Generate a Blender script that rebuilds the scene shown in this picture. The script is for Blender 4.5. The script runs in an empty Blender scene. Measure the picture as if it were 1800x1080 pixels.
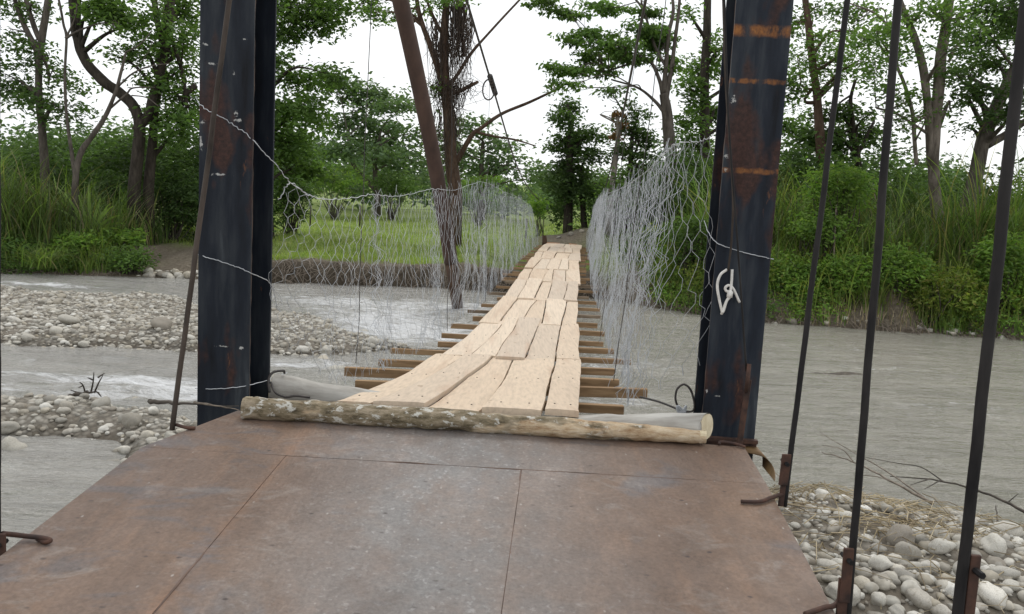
import bpy, math, random
import numpy as np
from mathutils import Vector, Matrix
random.seed(7)
RNG = np.random.default_rng(11)
S = bpy.context.scene
COL = S.collection
EYE = 2.7                      # eye height above the river, metres
F = 1400.0                     # focal length in photo pixels (1800 wide)
PITCH, ROLL = math.radians(6.6), math.radians(3.03)

# ------------------------------------------------------------------ camera geometry
FWD = np.array([0, math.cos(PITCH), -math.sin(PITCH)])
UP0 = np.array([0, math.sin(PITCH), math.cos(PITCH)])
RT0 = np.array([1.0, 0, 0])
RT = math.cos(ROLL) * RT0 + math.sin(ROLL) * UP0
DN = math.sin(ROLL) * RT0 - math.cos(ROLL) * UP0
EYEP = np.array([0, 0, EYE])
def ray(x, y): return F * FWD + (x - 900) * RT + (y - 540) * DN
def P(x, y, D):                # point seen at (x, y) at forward distance D
    d = ray(x, y); return EYEP + d * (D / d[1])
def G(x, y, z=0.0):            # point seen at (x, y) at world height z
    d = ray(x, y); return EYEP + d * ((z - EYE) / d[2])
RA, RB = -1.583, 0.1228        # the sloping steel ramp
def ramp_z(Y): return EYE + RA + RB * Y
def R(x, y, up=0.0):
    d = ray(x, y); t = (RA + up) / (d[2] - RB * d[1]); return EYEP + d * t

# ------------------------------------------------------------------ noise
def _h(i, j, k, seed):
    n = (i * 374761393 + j * 668265263 + k * 1274126177 + seed * 974711) & 0x7fffffff
    n = ((n ^ (n >> 13)) * 1274126177) & 0x7fffffff
    return ((n ^ (n >> 16)) & 0xffff) / 65535.0
def vnoise(x, y, z=0.0, seed=0):
    x, y, z = np.broadcast_arrays(np.asarray(x, float), np.asarray(y, float), np.asarray(z, float))
    i, j, k = [np.floor(a).astype(np.int64) for a in (x, y, z)]
    fx, fy, fz = x - i, y - j, z - k
    fx, fy, fz = [a * a * (3 - 2 * a) for a in (fx, fy, fz)]
    r = 0
    for a in (0, 1):
        for b in (0, 1):
            for c in (0, 1):
                r = r + _h(i + a, j + b, k + c, seed) * (fx if a else 1 - fx) * (fy if b else 1 - fy) * (fz if c else 1 - fz)
    return r * 2 - 1
def fbm(x, y, z=0.0, seed=0, o=3):
    return sum(vnoise(np.asarray(x) * 2**k, np.asarray(y) * 2**k, np.asarray(z) * 2**k, seed + k) * 0.5**k for k in range(o))
def sstep(a, b, x):
    t = np.clip((np.asarray(x, float) - a) / (b - a), 0, 1); return t * t * (3 - 2 * t)

# ------------------------------------------------------------------ mesh collector
class MB:
    def __init__(s): s.v, s.f, s.n = [], [], 0
    def add(s, verts, faces):
        verts = np.asarray(verts, float).reshape(-1, 3)
        s.v.append(verts)
        if isinstance(faces, np.ndarray): s.f.append(faces + s.n)
        else:
            by = {}
            for fc in faces: by.setdefault(len(fc), []).append(fc)
            for fl in by.values(): s.f.append(np.array(fl) + s.n)
        s.n += len(verts)
    def tube(s, pts, r, sides=6, cap=True, rough=0.0, seed=0):
        pts = np.asarray(pts, float); n = len(pts)
        r = np.broadcast_to(np.asarray(r, float), (n,))
        tg = np.gradient(pts, axis=0); tg /= np.linalg.norm(tg, axis=1)[:, None] + 1e-9
        a = np.array([0, 0, 1.0]) if abs(tg[0][2]) < 0.9 else np.array([1.0, 0, 0])
        nrm = np.cross(tg[0], a); nrm /= np.linalg.norm(nrm)
        ang = np.arange(sides) / sides * 2 * math.pi
        rings = []
        for k in range(n):
            nrm = nrm - tg[k] * nrm.dot(tg[k]); nrm /= np.linalg.norm(nrm) + 1e-9
            b = np.cross(tg[k], nrm)
            rr = np.full(sides, r[k])
            if rough: rr = rr * (1 + rough * vnoise(np.cos(ang) * 1.6 + 5, np.sin(ang) * 1.6, k * 0.45, seed))
            rings.append(pts[k] + rr[:, None] * (np.cos(ang)[:, None] * nrm + np.sin(ang)[:, None] * b))
        V = np.concatenate(rings)
        i = np.arange(n - 1)[:, None] * sides; j = np.arange(sides)[None]; j2 = (j + 1) % sides
        fc = np.stack([i + j, i + j2, i + sides + j2, i + sides + j], -1).reshape(-1, 4)
        base = s.n; s.add(V, fc)
        if cap:
            s.f.append(np.array([list(range(base + sides - 1, base - 1, -1))]))
            s.f.append(np.array([[base + (n - 1) * sides + q for q in range(sides)]]))
    def box(s, c, ax, ay, az):     # centre and three half axes
        c, ax, ay, az = [np.asarray(q, float) for q in (c, ax, ay, az)]
        V = [c + i * ax + j * ay + k * az for i in (-1, 1) for j in (-1, 1) for k in (-1, 1)]
        s.add(V, [(0, 1, 3, 2), (4, 6, 7, 5), (0, 4, 5, 1), (2, 3, 7, 6), (0, 2, 6, 4), (1, 5, 7, 3)])
    def prism(s, poly, th):        # polygon of 3-D points, extruded down by th
        n = len(poly); top = [np.asarray(q, float) for q in poly]; bot = [q - np.array([0, 0, th]) for q in top]
        s.add(top + bot, [tuple(range(n)), tuple(range(2 * n - 1, n - 1, -1))] + [(i, i + n, (i + 1) % n + n, (i + 1) % n) for i in range(n)])
    def build(s, name, mat, parent=None, smooth=True, origin=None, bevel=0):
        V = np.concatenate(s.v)
        if parent is not None: o3 = np.array(parent['_w'])
        elif origin is not None: o3 = np.asarray(origin, float)
        else: o3 = np.array([(V[:, 0].min() + V[:, 0].max()) / 2, (V[:, 1].min() + V[:, 1].max()) / 2, V[:, 2].min()])
        V = V - o3
        me = bpy.data.meshes.new(name)
        me.vertices.add(len(V)); me.vertices.foreach_set('co', V.astype(np.float32).ravel())
        li = np.concatenate([f.ravel() for f in s.f]).astype(np.int32)
        tot = np.concatenate([np.full(len(f), f.shape[1]) for f in s.f]).astype(np.int32)
        st = np.concatenate([[0], np.cumsum(tot)[:-1]]).astype(np.int32)
        me.loops.add(len(li)); me.loops.foreach_set('vertex_index', li)
        me.polygons.add(len(tot)); me.polygons.foreach_set('loop_start', st); me.polygons.foreach_set('loop_total', tot)
        me.polygons.foreach_set('use_smooth', np.full(len(tot), smooth))
        me.update(calc_edges=True); me.validate()
        me.materials.append(mat)
        o = bpy.data.objects.new(name, me); COL.objects.link(o)
        if parent is not None: o.parent = parent; o['_w'] = parent['_w'] if False else list(o3)
        else: o.location = o3; o['_w'] = list(o3)
        if bevel:
            md = o.modifiers.new('bevel', 'BEVEL'); md.width = bevel; md.segments = 2; md.limit_method = 'ANGLE'
        return o
def tag(o, label=None, cat=None, group=None, kind=None):
    for k, v in (('label', label), ('category', cat), ('group', group), ('kind', kind)):
        if v: o[k] = v
    return o
def empty(name, loc, label, cat, group=None):
    o = bpy.data.objects.new(name, None); COL.objects.link(o); o.location = tuple(float(q) for q in loc)
    o.empty_display_size = 0.2; o['_w'] = [float(q) for q in loc]
    return tag(o, label, cat, group)
def smooth_path(pts, n=8):        # Catmull-Rom, columns beyond 3 (radius) included
    pts = np.asarray(pts, float)
    if len(pts) < 3:
        t = np.linspace(0, 1, n + 1)[:, None]; return pts[0] * (1 - t) + pts[-1] * t
    q = np.concatenate([[2 * pts[0] - pts[1]], pts, [2 * pts[-1] - pts[-2]]]); out = []
    for i in range(1, len(q) - 2):
        for t in np.arange(n) / n:
            a, b, c, d = q[i - 1], q[i], q[i + 1], q[i + 2]
            out.append(0.5 * (2 * b + (c - a) * t + (2 * a - 5 * b + 4 * c - d) * t**2 + (3 * b - a - 3 * c + d) * t**3))
    out.append(pts[-1]); return np.array(out)

# ------------------------------------------------------------------ node helpers
class NT:
    def __init__(s, name):
        s.m = bpy.data.materials.new(name); s.m.use_nodes = True; s.t = s.m.node_tree; s.t.nodes.clear()
        s.out = s.t.nodes.new('ShaderNodeOutputMaterial')
    def n(s, typ, inp=None, out=0, **props):
        nd = s.t.nodes.new('ShaderNode' + typ)
        for k, v in props.items(): setattr(nd, k, v)
        for k, v in (inp or {}).items():
            if isinstance(v, bpy.types.NodeSocket): s.t.links.new(v, nd.inputs[k])
            else: nd.inputs[k].default_value = v
        return nd.outputs[out] if out is not None else nd
    def obj(s, scale=(1, 1, 1), world=False):
        c = s.n('NewGeometry') if world else s.n('TexCoord', out='Object')
        return s.n('Mapping', {'Vector': c, 'Scale': scale})
    def noise(s, vec, scale, detail=4, rough=0.55, dist=0.0):
        return s.n('TexNoise', {'Vector': vec, 'Scale': scale, 'Detail': detail, 'Roughness': rough, 'Distortion': dist}, out='Fac' if True else 0)
    def ramp(s, fac, stops):
        nd = s.t.nodes.new('ShaderNodeValToRGB'); s.t.links.new(fac, nd.inputs[0]); e = nd.color_ramp.elements
        while len(e) < len(stops): e.new(0.5)
        for k, (p, c) in enumerate(stops):
            e[k].position = p; e[k].color = (c, c, c, 1) if isinstance(c, (int, float)) else (*c, 1)
        return nd.outputs[0]
    def mix(s, fac, a, b, mode='MIX'):
        nd = s.t.nodes.new('ShaderNodeMix'); nd.data_type = 'RGBA'; nd.blend_type = mode
        for i, v in ((0, fac), (6, a), (7, b)):
            if isinstance(v, bpy.types.NodeSocket): s.t.links.new(v, nd.inputs[i])
            elif i == 0: nd.inputs[0].default_value = v
            else: nd.inputs[i].default_value = (*v, 1) if len(v) == 3 else v
        return nd.outputs[2]
    def math(s, op, a, b=0.0, c=None):
        d = {0: a, 1: b}
        if c is not None: d[2] = c
        return s.n('Math', d, operation=op)
    def bump(s, h, strength=0.3, dist=0.01, normal=None):
        d = {'Height': h, 'Strength': strength, 'Distance': dist}
        if normal is not None: d['Normal'] = normal
        return s.n('Bump', d)
    def pbr(s, col, rough=0.7, normal=None, spec=0.4, metal=0.0, **kw):
        d = {'Base Color': col if isinstance(col, bpy.types.NodeSocket) else (*col, 1), 'Roughness': rough, 'Specular IOR Level': spec, 'Metallic': metal}
        d.update(kw)
        if normal is not None: d['Normal'] = normal
        return s.n('BsdfPrincipled', d)
    def end(s, sh): s.t.links.new(sh, s.out.inputs[0]); return s.m

def mat_leaf(name, cols, trans=0.35, patch=0.35):
    trans = min(.5, trans + .1); cols = [(q[0] * 1.36, q[1] * 1.3, q[2] * 1.15) for q in cols]
    t = NT(name); isl = t.n('NewGeometry', out='Random Per Island')
    c = t.ramp(isl, [(i / (len(cols) - 1), q) for i, q in enumerate(cols)])
    nz = t.ramp(t.noise(t.obj(), 0.45, 2), [(0.35, 0.6), (0.65, 1.35)])
    c = t.mix(1.0, c, nz, 'MULTIPLY')
    d = t.pbr(c, 0.55, spec=0.3)
    tr = t.n('BsdfTranslucent', {'Color': t.mix(1.0, c, (1.25, 1.35, 0.6), 'MULTIPLY')})
    return t.end(t.n('MixShader', {0: trans, 1: d, 2: tr}))
def mat_bark(name, a, b, scale=3.0):
    t = NT(name); v = t.obj((scale, scale, scale * 0.3))
    n1 = t.noise(v, 2.2, 6, 0.65); n2 = t.noise(v, 9, 3)
    c = t.mix(t.ramp(n1, [(0.35, 0.0), (0.7, 1.0)]), a, b)
    return t.end(t.pbr(c, 0.85, t.bump(t.math('ADD', n1, n2), 0.6, 0.03), 0.2))
def mat_simple(name, a, b, scale=8, rough=0.7, bump=0.3, bd=0.004, stretch=(1, 1, 1), spec=0.4, metal=0.0, lo=0.35, hi=0.65):
    t = NT(name); n1 = t.noise(t.obj(stretch), scale, 6, 0.62)
    c = t.mix(t.ramp(n1, [(lo, 0.0), (hi, 1.0)]), a, b)
    return t.end(t.pbr(c, rough, t.bump(n1, bump, bd), spec, metal))

# ------------------------------------------------------------------ materials
M = {}
M['leaf_dark'] = mat_leaf('leaf_dark', [(.035, .065, .025), (.05, .095, .034), (.07, .12, .045), (.045, .08, .03)])
M['leaf_mid'] = mat_leaf('leaf_mid', [(.05, .095, .03), (.075, .14, .04), (.1, .165, .055), (.06, .115, .038)], 0.4)
M['leaf_light'] = mat_leaf('leaf_light', [(.09, .17, .04), (.12, .22, .05), (.16, .24, .065), (.08, .16, .045)], 0.4)
M['leaf_yellow'] = mat_leaf('leaf_yellow', [(.13, .19, .04), (.18, .22, .05), (.1, .17, .045), (.2, .19, .07)], 0.4)
M['leaf_far'] = mat_leaf('leaf_far', [(.065, .11, .06), (.085, .14, .075), (.105, .16, .09)], 0.3)  # distance haze is put into this paler, greyer leaf colour
M['leaf_brown'] = mat_leaf('leaf_brown', [(.12, .07, .035), (.16, .09, .04), (.09, .07, .03)], 0.2)
M['reed'] = mat_leaf('reed', [(.065, .12, .03), (.11, .18, .045), (.15, .22, .065), (.075, .14, .04), (.22, .21, .1)], 0.35)
M['reed_dark'] = mat_leaf('reed_dark', [(.035, .065, .02), (.06, .105, .03), (.085, .13, .04), (.045, .075, .03), (.17, .15, .09)], 0.3)
M['grass'] = mat_leaf('grass', [(.11, .18, .045), (.16, .235, .055), (.21, .265, .08), (.095, .155, .04), (.23, .24, .1)], 0.35)
M['straw'] = mat_leaf('straw', [(.2, .165, .11), (.28, .24, .17), (.14, .11, .075), (.35, .31, .24)], 0.1)
M['bark_dark'] = mat_bark('bark_dark', (.022, .018, .014), (.07, .058, .046))
M['bark_grey'] = mat_bark('bark_grey', (.05, .042, .035), (.14, .12, .1))
M['bark_pale'] = mat_bark('bark_pale', (.13, .11, .09), (.3, .27, .23))
M['bark_grey2'] = mat_bark('bark_grey_brown', (.07, .057, .046), (.24, .205, .17), 2.2)
M['bark_brown'] = mat_bark('bark_brown', (.05, .03, .02), (.13, .085, .06))
M['vine'] = mat_simple('vine', (.035, .024, .02), (.085, .06, .045), 6, 0.9)
M['twig'] = mat_simple('twig', (.1, .08, .06), (.24, .2, .16), 10, 0.85)
M['twig_dark'] = mat_simple('twig_dark', (.03, .025, .02), (.09, .075, .06), 10, 0.85)
M['wire'] = mat_simple('galvanised_wire', (.38, .4, .42), (.6, .62, .65), 6, 0.5, 0.0, spec=0.5, metal=0.1)
M['cable'] = mat_simple('steel_cable', (.025, .023, .022), (.07, .06, .055), 20, 0.6, 0.4, 0.003)
M['rope'] = mat_simple('white_rope', (.6, .58, .54), (.8, .78, .74), 30, 0.8, 0.4, 0.002)
M['rod'] = mat_simple('dark_rod', (.008, .008, .009), (.035, .032, .031), 9, 0.65, 0.3, 0.002, (1, 1, .3), 0.2)
M['rod_brown'] = mat_simple('brown_rod', (.03, .024, .02), (.095, .075, .062), 9, 0.7, 0.3, 0.002, (1, 1, .3), 0.2)
M['rust'] = mat_simple('rusty_steel', (.025, .015, .013), (.09, .043, .028), 14, 0.75, 0.5, 0.004)
M['pipe'] = mat_simple('rusty_pipe', (.035, .02, .015), (.088, .05, .037), 1.6, 0.7, 0.5, 0.01, (1, 1, .35))

def mat_deck():
    t = NT('rusted_deck_plate'); v = t.obj()
    x = t.n('SeparateXYZ', {0: v}, out=0)
    big = t.noise(v, 1.1, 5, 0.6); med = t.noise(v, 5.5, 5, 0.65); fine = t.noise(v, 60, 3, 0.7)
    strk = t.noise(t.obj((6, .7, 1)), 1.6, 4, 0.6)
    y = t.n('SeparateXYZ', {0: v}, out=1)
    c = t.ramp(big, [(0.3, (.115, .079, .06)), (0.5, (.15, .101, .074)), (0.7, (.183, .115, .075))])
    c = t.mix(t.ramp(strk, [(0.54, 0.0), (0.74, 0.5)]), c, (.235, .145, .095))
    for lx in SEAMX:                                                                      # rust bleeding out along the long welds
        dx = t.math('ABSOLUTE', t.math('SUBTRACT', t.math('SUBTRACT', x, t.math('MULTIPLY', y, HD)), lx))
        dx = t.math('ADD', dx, t.math('MULTIPLY', t.math('SUBTRACT', t.noise(v, 9, 4, 0.7), 0.5), 0.06))
        c = t.mix(t.math('MULTIPLY', t.ramp(dx, [(0.0, 0.45), (0.045, 0.0)]), t.ramp(med, [(0.35, 0.2), (0.6, 1.0)])), c, (.25, .135, .075))           # orange streaks
    c = t.mix(t.ramp(t.noise(t.obj((1, 1.3, 1)), 1.7, 5, 0.6, 0.4), [(0.57, 0.0), (0.66, 0.5)]), c, (.1, .11, .125))
    lft = t.math('ADD', t.noise(t.obj((1, 2.4, 1)), 2.6, 4, 0.6, 0.6), t.math('MULTIPLY', x, -0.05))
    c = t.mix(t.ramp(lft, [(0.62, 0.0), (0.72, 0.42)]), c, (.09, .097, .11))   # blue-grey stains
    # worn grey track where people walk
    d = t.math('ABSOLUTE', t.math('ADD', x, t.math('MULTIPLY', t.math('SUBTRACT', big, 0.5), 0.9)))
    wear = t.math('MULTIPLY', t.ramp(d, [(0.1, 1.0), (0.75, 0.0)]), t.ramp(med, [(0.3, 0.35), (0.6, 1.0)]))
    c = t.mix(t.math('MULTIPLY', wear, .95), c, (.2, .192, .185))
    dust = t.noise(t.obj((1.2, 2.2, 1)), 3.1, 6, 0.72, 0.8)
    c = t.mix(t.ramp(dust, [(0.55, 0.0), (0.72, 0.38)]), c, (.3, .275, .25))
    sp = t.noise(t.obj((1, 1, 1)), 42, 2, 0.5)
    c = t.mix(t.math('MULTIPLY', t.ramp(sp, [(0.6, 0.0), (0.7, 0.35)]), wear), c, (.46, .45, .44))
    vor = t.n('TexVoronoi', {'Vector': t.obj((9, 14, 1)), 'Scale': 1.0, 'Randomness': 1.0}, out='Distance')
    fl = t.math('MULTIPLY', t.ramp(vor, [(0.05, 1.0), (0.13, 0.0)]), t.ramp(med, [(0.42, 0.0), (0.6, 0.9)]))
    c = t.mix(fl, c, (.05, .036, .032))                                                   # dark flecks
    vor2 = t.n('TexVoronoi', {'Vector': t.obj((11, 7, 1)), 'Scale': 1.3, 'Randomness': 1.0}, out='Distance')
    fl2 = t.math('MULTIPLY', t.ramp(vor2, [(0.04, 1.0), (0.09, 0.0)]), t.ramp(strk, [(0.42, 0.0), (0.55, 0.45)]))
    c = t.mix(fl2, c, (.5, .48, .45))                                                     # pale chips
    c = t.mix(1.0, c, t.ramp(fine, [(0.25, 0.72), (0.75, 1.22)]), 'MULTIPLY')
    c = t.mix(1.0, c, t.ramp(t.noise(t.obj((1.4, .8, 1)), 2.4, 5, 0.7, 0.5), [(0.3, 0.78), (0.7, 1.18)]), 'MULTIPLY')
    # chequer tread: short raised bars in two directions
    w1 = t.n('TexVoronoi', {'Vector': t.n('Mapping', {'Vector': v, 'Rotation': (0, 0, .785), 'Scale': (46, 15, 1)}), 'Scale': 1.0, 'Randomness': 0.7}, out='Distance')
    h = t.math('ADD', t.math('MULTIPLY', t.ramp(w1, [(0.15, 1.0), (0.4, 0.0)]), 0.6), t.math('ADD', t.math('MULTIPLY', fine, 0.7), med))
    r = t.ramp(med, [(0.3, 0.45), (0.7, 0.72)])
    return t.end(t.pbr(c, r, t.bump(h, 0.45, 0.004), 0.45))

def mat_column(name, bands=(), rusty=0.5, white=0.0, lift=1.0):
    t = NT(name); v = t.obj()
    sx = t.n('SeparateXYZ', {0: v}, out=None); z = sx.outputs[2]; x = sx.outputs[0]
    st = t.noise(t.obj((5, 5, .8)), 1.5, 5, 0.6); big = t.noise(t.obj((1.6, 1.6, .7)), 1.4, 4, 0.6); fine = t.noise(v, 40, 4, 0.7)
    c = t.mix(1.0, t.ramp(st, [(0.32, (.004, .005, .008)), (0.48, (.01, .014, .022)), (0.6, (.025, .03, .037)), (0.75, (.075, .086, .096))]), (lift, lift, lift), 'MULTIPLY')
    c = t.mix(t.ramp(big, [(rusty, 0.0), (rusty + 0.05, 0.9)]), c, t.ramp(fine, [(0.3, (.022, .012, .01)), (0.7, (.075, .034, .025))]))
    n3 = t.noise(t.obj((9, 9, 2.5)), 1.5, 5, 0.7)
    c = t.mix(t.ramp(n3, [(0.66, 0.0), (0.7, 0.8)]), c, (.12, .055, .03))
    for bz, bw, amt in bands:                                                              # orange rust rings
        wob = t.math('ADD', z, t.math('MULTIPLY', t.math('SUBTRACT', t.noise(t.obj((9, 9, 9)), 2, 4), 0.5), 0.035))
        f = t.ramp(t.math('DIVIDE', t.math('ABSOLUTE', t.math('SUBTRACT', wob, bz)), bw), [(0.45, amt), (1.0, 0.0)])
        pat = t.noise(t.obj((12, 12, 5)), 1.3, 4, 0.7)
        c = t.mix(t.math('MULTIPLY', f, t.ramp(pat, [(0.36 + .12 * (1 - amt), 0.05), (0.52 + .1 * (1 - amt), 1.0)])), c, t.ramp(fine, [(0.3, (.16, .06, .02)), (0.7, (.32, .135, .04))]))
    if white:
        for k, (bx, bz, ww, hh) in enumerate(WHITES):
            ex = t.math('DIVIDE', t.math('SUBTRACT', x, bx), ww); ez = t.math('DIVIDE', t.math('SUBTRACT', z, bz), hh)
            dd = t.math('SQRT', t.math('ADD', t.math('MULTIPLY', ex, ex), t.math('MULTIPLY', ez, ez)))
            f = t.ramp(t.math('ADD', dd, t.math('MULTIPLY', t.math('SUBTRACT', t.noise(v, 45, 4, 0.8), 0.5), 3.2)), [(0.25, 0.8), (0.5, 0.0)])
            c = t.mix(f, c, (.5, .5, .48))
    nn = t.math('ADD', t.math('MULTIPLY', fine, 0.5), big)
    return t.end(t.pbr(c, t.ramp(st, [(0.3, 0.65), (0.7, 0.45)]), t.bump(nn, 0.35, 0.004), 0.22))

def mat_stone(gain=(1, 1, 1), nm='river_stone'):
    t = NT(nm); isl = t.n('NewGeometry', out='Random Per Island'); rnd = t.n('ObjectInfo', out='Random')
    k = t.math('FRACT', t.math('ADD', isl, rnd))
    c = t.ramp(k, [(0.0, (.32, .295, .25)), (0.22, (.46, .44, .385)), (0.42, (.24, .225, .195)), (0.6, (.4, .36, .285)), (0.8, (.6, .585, .535)), (0.93, (.33, .3, .25)), (1.0, (.16, .14, .115))])
    c = t.mix(1.0, c, gain, 'MULTIPLY')
    nz = t.noise(t.obj(), 16, 5, 0.65)
    c = t.mix(1.0, c, t.ramp(nz, [(0.3, 0.72), (0.7, 1.15)]), 'MULTIPLY')
    c = t.mix(t.ramp(t.noise(t.obj(), 5, 4), [(0.55, 0.0), (0.7, 0.45)]), c, (.2, .16, .1))
    return t.end(t.pbr(c, 0.75, t.bump(nz, 0.35, 0.006), 0.3))
M['stone'] = mat_stone()
M['stone_pale'] = mat_stone((1.25, 1.26, 1.28), 'pale_cobble')

def mat_plank():
    t = NT('fresh_sawn_plank'); rnd = t.n('ObjectInfo', out='Random')
    v = t.n('Mapping', {'Vector': t.n('TexCoord', out='Object'), 'Location': t.n('CombineXYZ', {0: t.math('MULTIPLY', rnd, 9.0), 1: rnd}), 'Scale': (1, .035, 1)})
    g = t.noise(v, 48, 6, 0.6, 0.1); big = t.noise(t.n('Mapping', {'Vector': v, 'Scale': (1, 2.5, 1)}), 5, 3, 0.5, 0.2); sp = t.noise(t.obj((1, .3, 1)), 14, 2)
    c = t.ramp(rnd, [(0.0, (.58, .465, .35)), (0.3, (.65, .54, .42)), (0.55, (.52, .43, .34)), (0.8, (.62, .5, .375)), (1.0, (.56, .44, .325))])
    c = t.mix(1.0, c, t.ramp(g, [(0.28, 0.8), (0.5, 0.98), (0.72, 1.08)]), 'MULTIPLY')
    c = t.mix(t.ramp(t.noise(t.n('Mapping', {'Vector': v, 'Scale': (1, 1.6, 1)}), 8, 4, 0.6, 0.3), [(0.58, 0.0), (0.74, 0.32)]), c, (.38, .31, .24))
    c = t.mix(t.ramp(big, [(0.57, 0.0), (0.72, 0.5)]), c, (.43, .29, .2))
    c = t.mix(t.ramp(sp, [(0.68, 0.0), (0.74, 0.5)]), c, (.3, .22, .15))
    return t.end(t.pbr(c, 0.8, t.bump(g, 0.3, 0.004), 0.25))
M['plank'] = mat_plank()
M['beam'] = mat_simple('sawn_brown_beam', (.17, .105, .055), (.34, .225, .125), 6, 0.8, 0.4, 0.004, (.35, 4, 4), 0.2)
M['beam_dull'] = mat_simple('weathered_beam', (.13, .095, .065), (.26, .2, .14), 6, 0.8, 0.4, 0.004, (.35, 4, 4), 0.2)
M['log_grey'] = mat_simple('debarked_grey_log', (.25, .232, .205), (.47, .455, .42), 6, 0.8, 0.6, 0.008, (.25, 3, 3), 0.2, lo=0.3, hi=0.62)
M['log_end'] = mat_simple('cut_log_end', (.55, .46, .3), (.7, .62, .45), 20, 0.8, 0.3, 0.003)
def mat_barklog():
    t = NT('lichen_bark'); v = t.obj((1, 3, 3)); x = t.n('SeparateXYZ', {0: t.obj()}, out=0)
    n1 = t.noise(v, 9, 6, 0.7); n2 = t.noise(t.obj((1, 1.6, 1.6)), 15, 5, 0.7, 0.3); n3 = t.noise(t.obj((1, 2.5, 2.5)), 3.2, 4, 0.6)
    c = t.ramp(n1, [(0.34, (.06, .048, .03)), (0.48, (.19, .155, .1)), (0.66, (.36, .3, .22))])
    c = t.mix(t.ramp(n2, [(0.55, 0.0), (0.6, 0.9)]), c, (.56, .55, .5))                # lichen
    peel = t.math('ADD', n3, t.math('MULTIPLY', x, 0.13))
    c = t.mix(t.ramp(peel, [(0.54, 0.0), (0.62, 0.9)]), c, t.ramp(n1, [(0.35, (.3, .18, .09)), (0.5, (.5, .38, .25)), (0.66, (.62, .52, .38))]))     # peeled wood
    return t.end(t.pbr(c, 0.85, t.bump(n1, 0.8, 0.02), 0.2))
M['bark_log'] = mat_barklog()

def mat_ground():
    t = NT('bank_ground'); a = t.n('VertexColor', layer_name='zone'); a = t.t.nodes[-1].outputs[0] if False else a
    sp = t.n('SeparateColor', {0: a}, out=None); grass, dirt, wet = sp.outputs[0], sp.outputs[1], sp.outputs[2]  # third channel: wet ground plus the painted shade of the cut bank
    v = t.obj(); n1 = t.noise(v, 1.2, 6, 0.65); n2 = t.noise(v, 9, 5, 0.7)
    vor = t.n('TexVoronoi', {'Vector': v, 'Scale': 14.0}, out=None)
    peb = t.mix(1.0, t.ramp(vor.outputs['Color'], [(0.2, (.16, .145, .115)), (0.55, (.28, .26, .22)), (0.85, (.4, .385, .34))]), t.ramp(vor.outputs['Distance'], [(0.25, 1.0), (0.6, 0.45)]), 'MULTIPLY')
    peb = t.mix(t.ramp(n1, [(0.4, 0.15), (0.65, 0.75)]), peb, (.17, .145, .115))
    dirtc = t.ramp(n2, [(0.3, (.07, .056, .04)), (0.55, (.135, .112, .083)), (0.75, (.23, .2, .155))])
    grc = t.ramp(n1, [(0.3, (.095, .15, .035)), (0.5, (.165, .225, .05)), (0.72, (.25, .275, .085))])
    grc = t.mix(1.0, grc, t.ramp(n2, [(0.3, 0.7), (0.7, 1.2)]), 'MULTIPLY')
    c = t.mix(dirt, peb, dirtc); c = t.mix(grass, c, grc)
    c = t.mix(wet, c, t.mix(1.0, c, (.5, .48, .46), 'MULTIPLY'))
    h = t.math('ADD', t.math('MULTIPLY', vor.outputs['Distance'], -0.8), n2)
    return t.end(t.pbr(c, 0.85, t.bump(h, 0.6, 0.04), 0.25))
M['ground'] = mat_ground()

def mat_water():
    t = NT('silty_river_water'); fo = t.n('Attribute', attribute_name='foam_glint', out='Fac')
    a = t.noise(t.obj((.45, 1.5, 1)), 3.2, 5, 0.62, 0.6); b = t.noise(t.obj((.7, 1.6, 1)), 13, 4, 0.6, 0.4); cl = t.noise(t.obj((.11, .75, 1)), 2.4, 7, 0.7, 0.7)
    f = t.ramp(t.math('ADD', t.math('MULTIPLY', fo, 0.3), t.math('MULTIPLY', t.noise(t.obj((.5, 1.7, 1)), 3.6, 8, 0.8, 0.9), 1.15)), [(0.72, 0.0), (0.8, 0.35), (0.98, 0.9)])
    x = t.n('SeparateXYZ', {0: t.obj()}, out=0)
    base = t.mix(t.ramp(t.math('MULTIPLY_ADD', x, 0.05, 0.35), [(0.1, 0.0), (0.8, 1.0)]), (.26, .252, .23), (.24, .227, .185))
    c = t.mix(t.ramp(cl, [(0.35, 0.0), (0.7, 1.0)]), base, t.mix(1.0, base, (1.4, 1.4, 1.4), 'MULTIPLY'))
    c = t.mix(f, c, (.74, .75, .76))  # white for foam and for the painted sky glint
    h = t.math('ADD', t.math('MULTIPLY', a, 1.0), t.math('MULTIPLY', b, 0.6))
    return t.end(t.pbr(c, t.math('MULTIPLY_ADD', f, 0.5, 0.06), t.bump(h, 1.0, 0.12), 0.9, IOR=1.33))
M['water'] = mat_water()

# ------------------------------------------------------------------ terrain
EX = np.array([-200, -40, -20, -16, -12, -8, -3, 1, 3, 4.5, 6, 11, 20, 40, 200.])
EY = np.array([20, 22, 24.6, 25.2, 26.2, 26.8, 27.8, 28.2, 27.2, 25.0, 23.3, 21.9, 21.6, 21, 20.])
def edge(X): return np.interp(X, EX, EY) + 0.35 * vnoise(np.asarray(X) * 0.7, 3.3, seed=5) + 0.12 * vnoise(np.asarray(X) * 2.7, 9.3, seed=6)
def barA(X, Y):                 # long gravel bar in mid-river
    lo = np.interp(X, [-40, -16, -9, -5.5, -4, -2.6, -1.8], [12.6, 13.2, 13.5, 13.9, 14.1, 14.5, 15.2]) + 0.25 * vnoise(X * 1.3, 2.2, seed=8)
    hi = np.interp(X, [-40, -16, -9, -6, -4, -2.6, -1.8], [19.5, 20.4, 20.6, 19.8, 17.6, 15.9, 15.2]) + 0.4 * vnoise(X * 0.9, 7.2, seed=9)
    return np.minimum(Y - lo, hi - Y)
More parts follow.
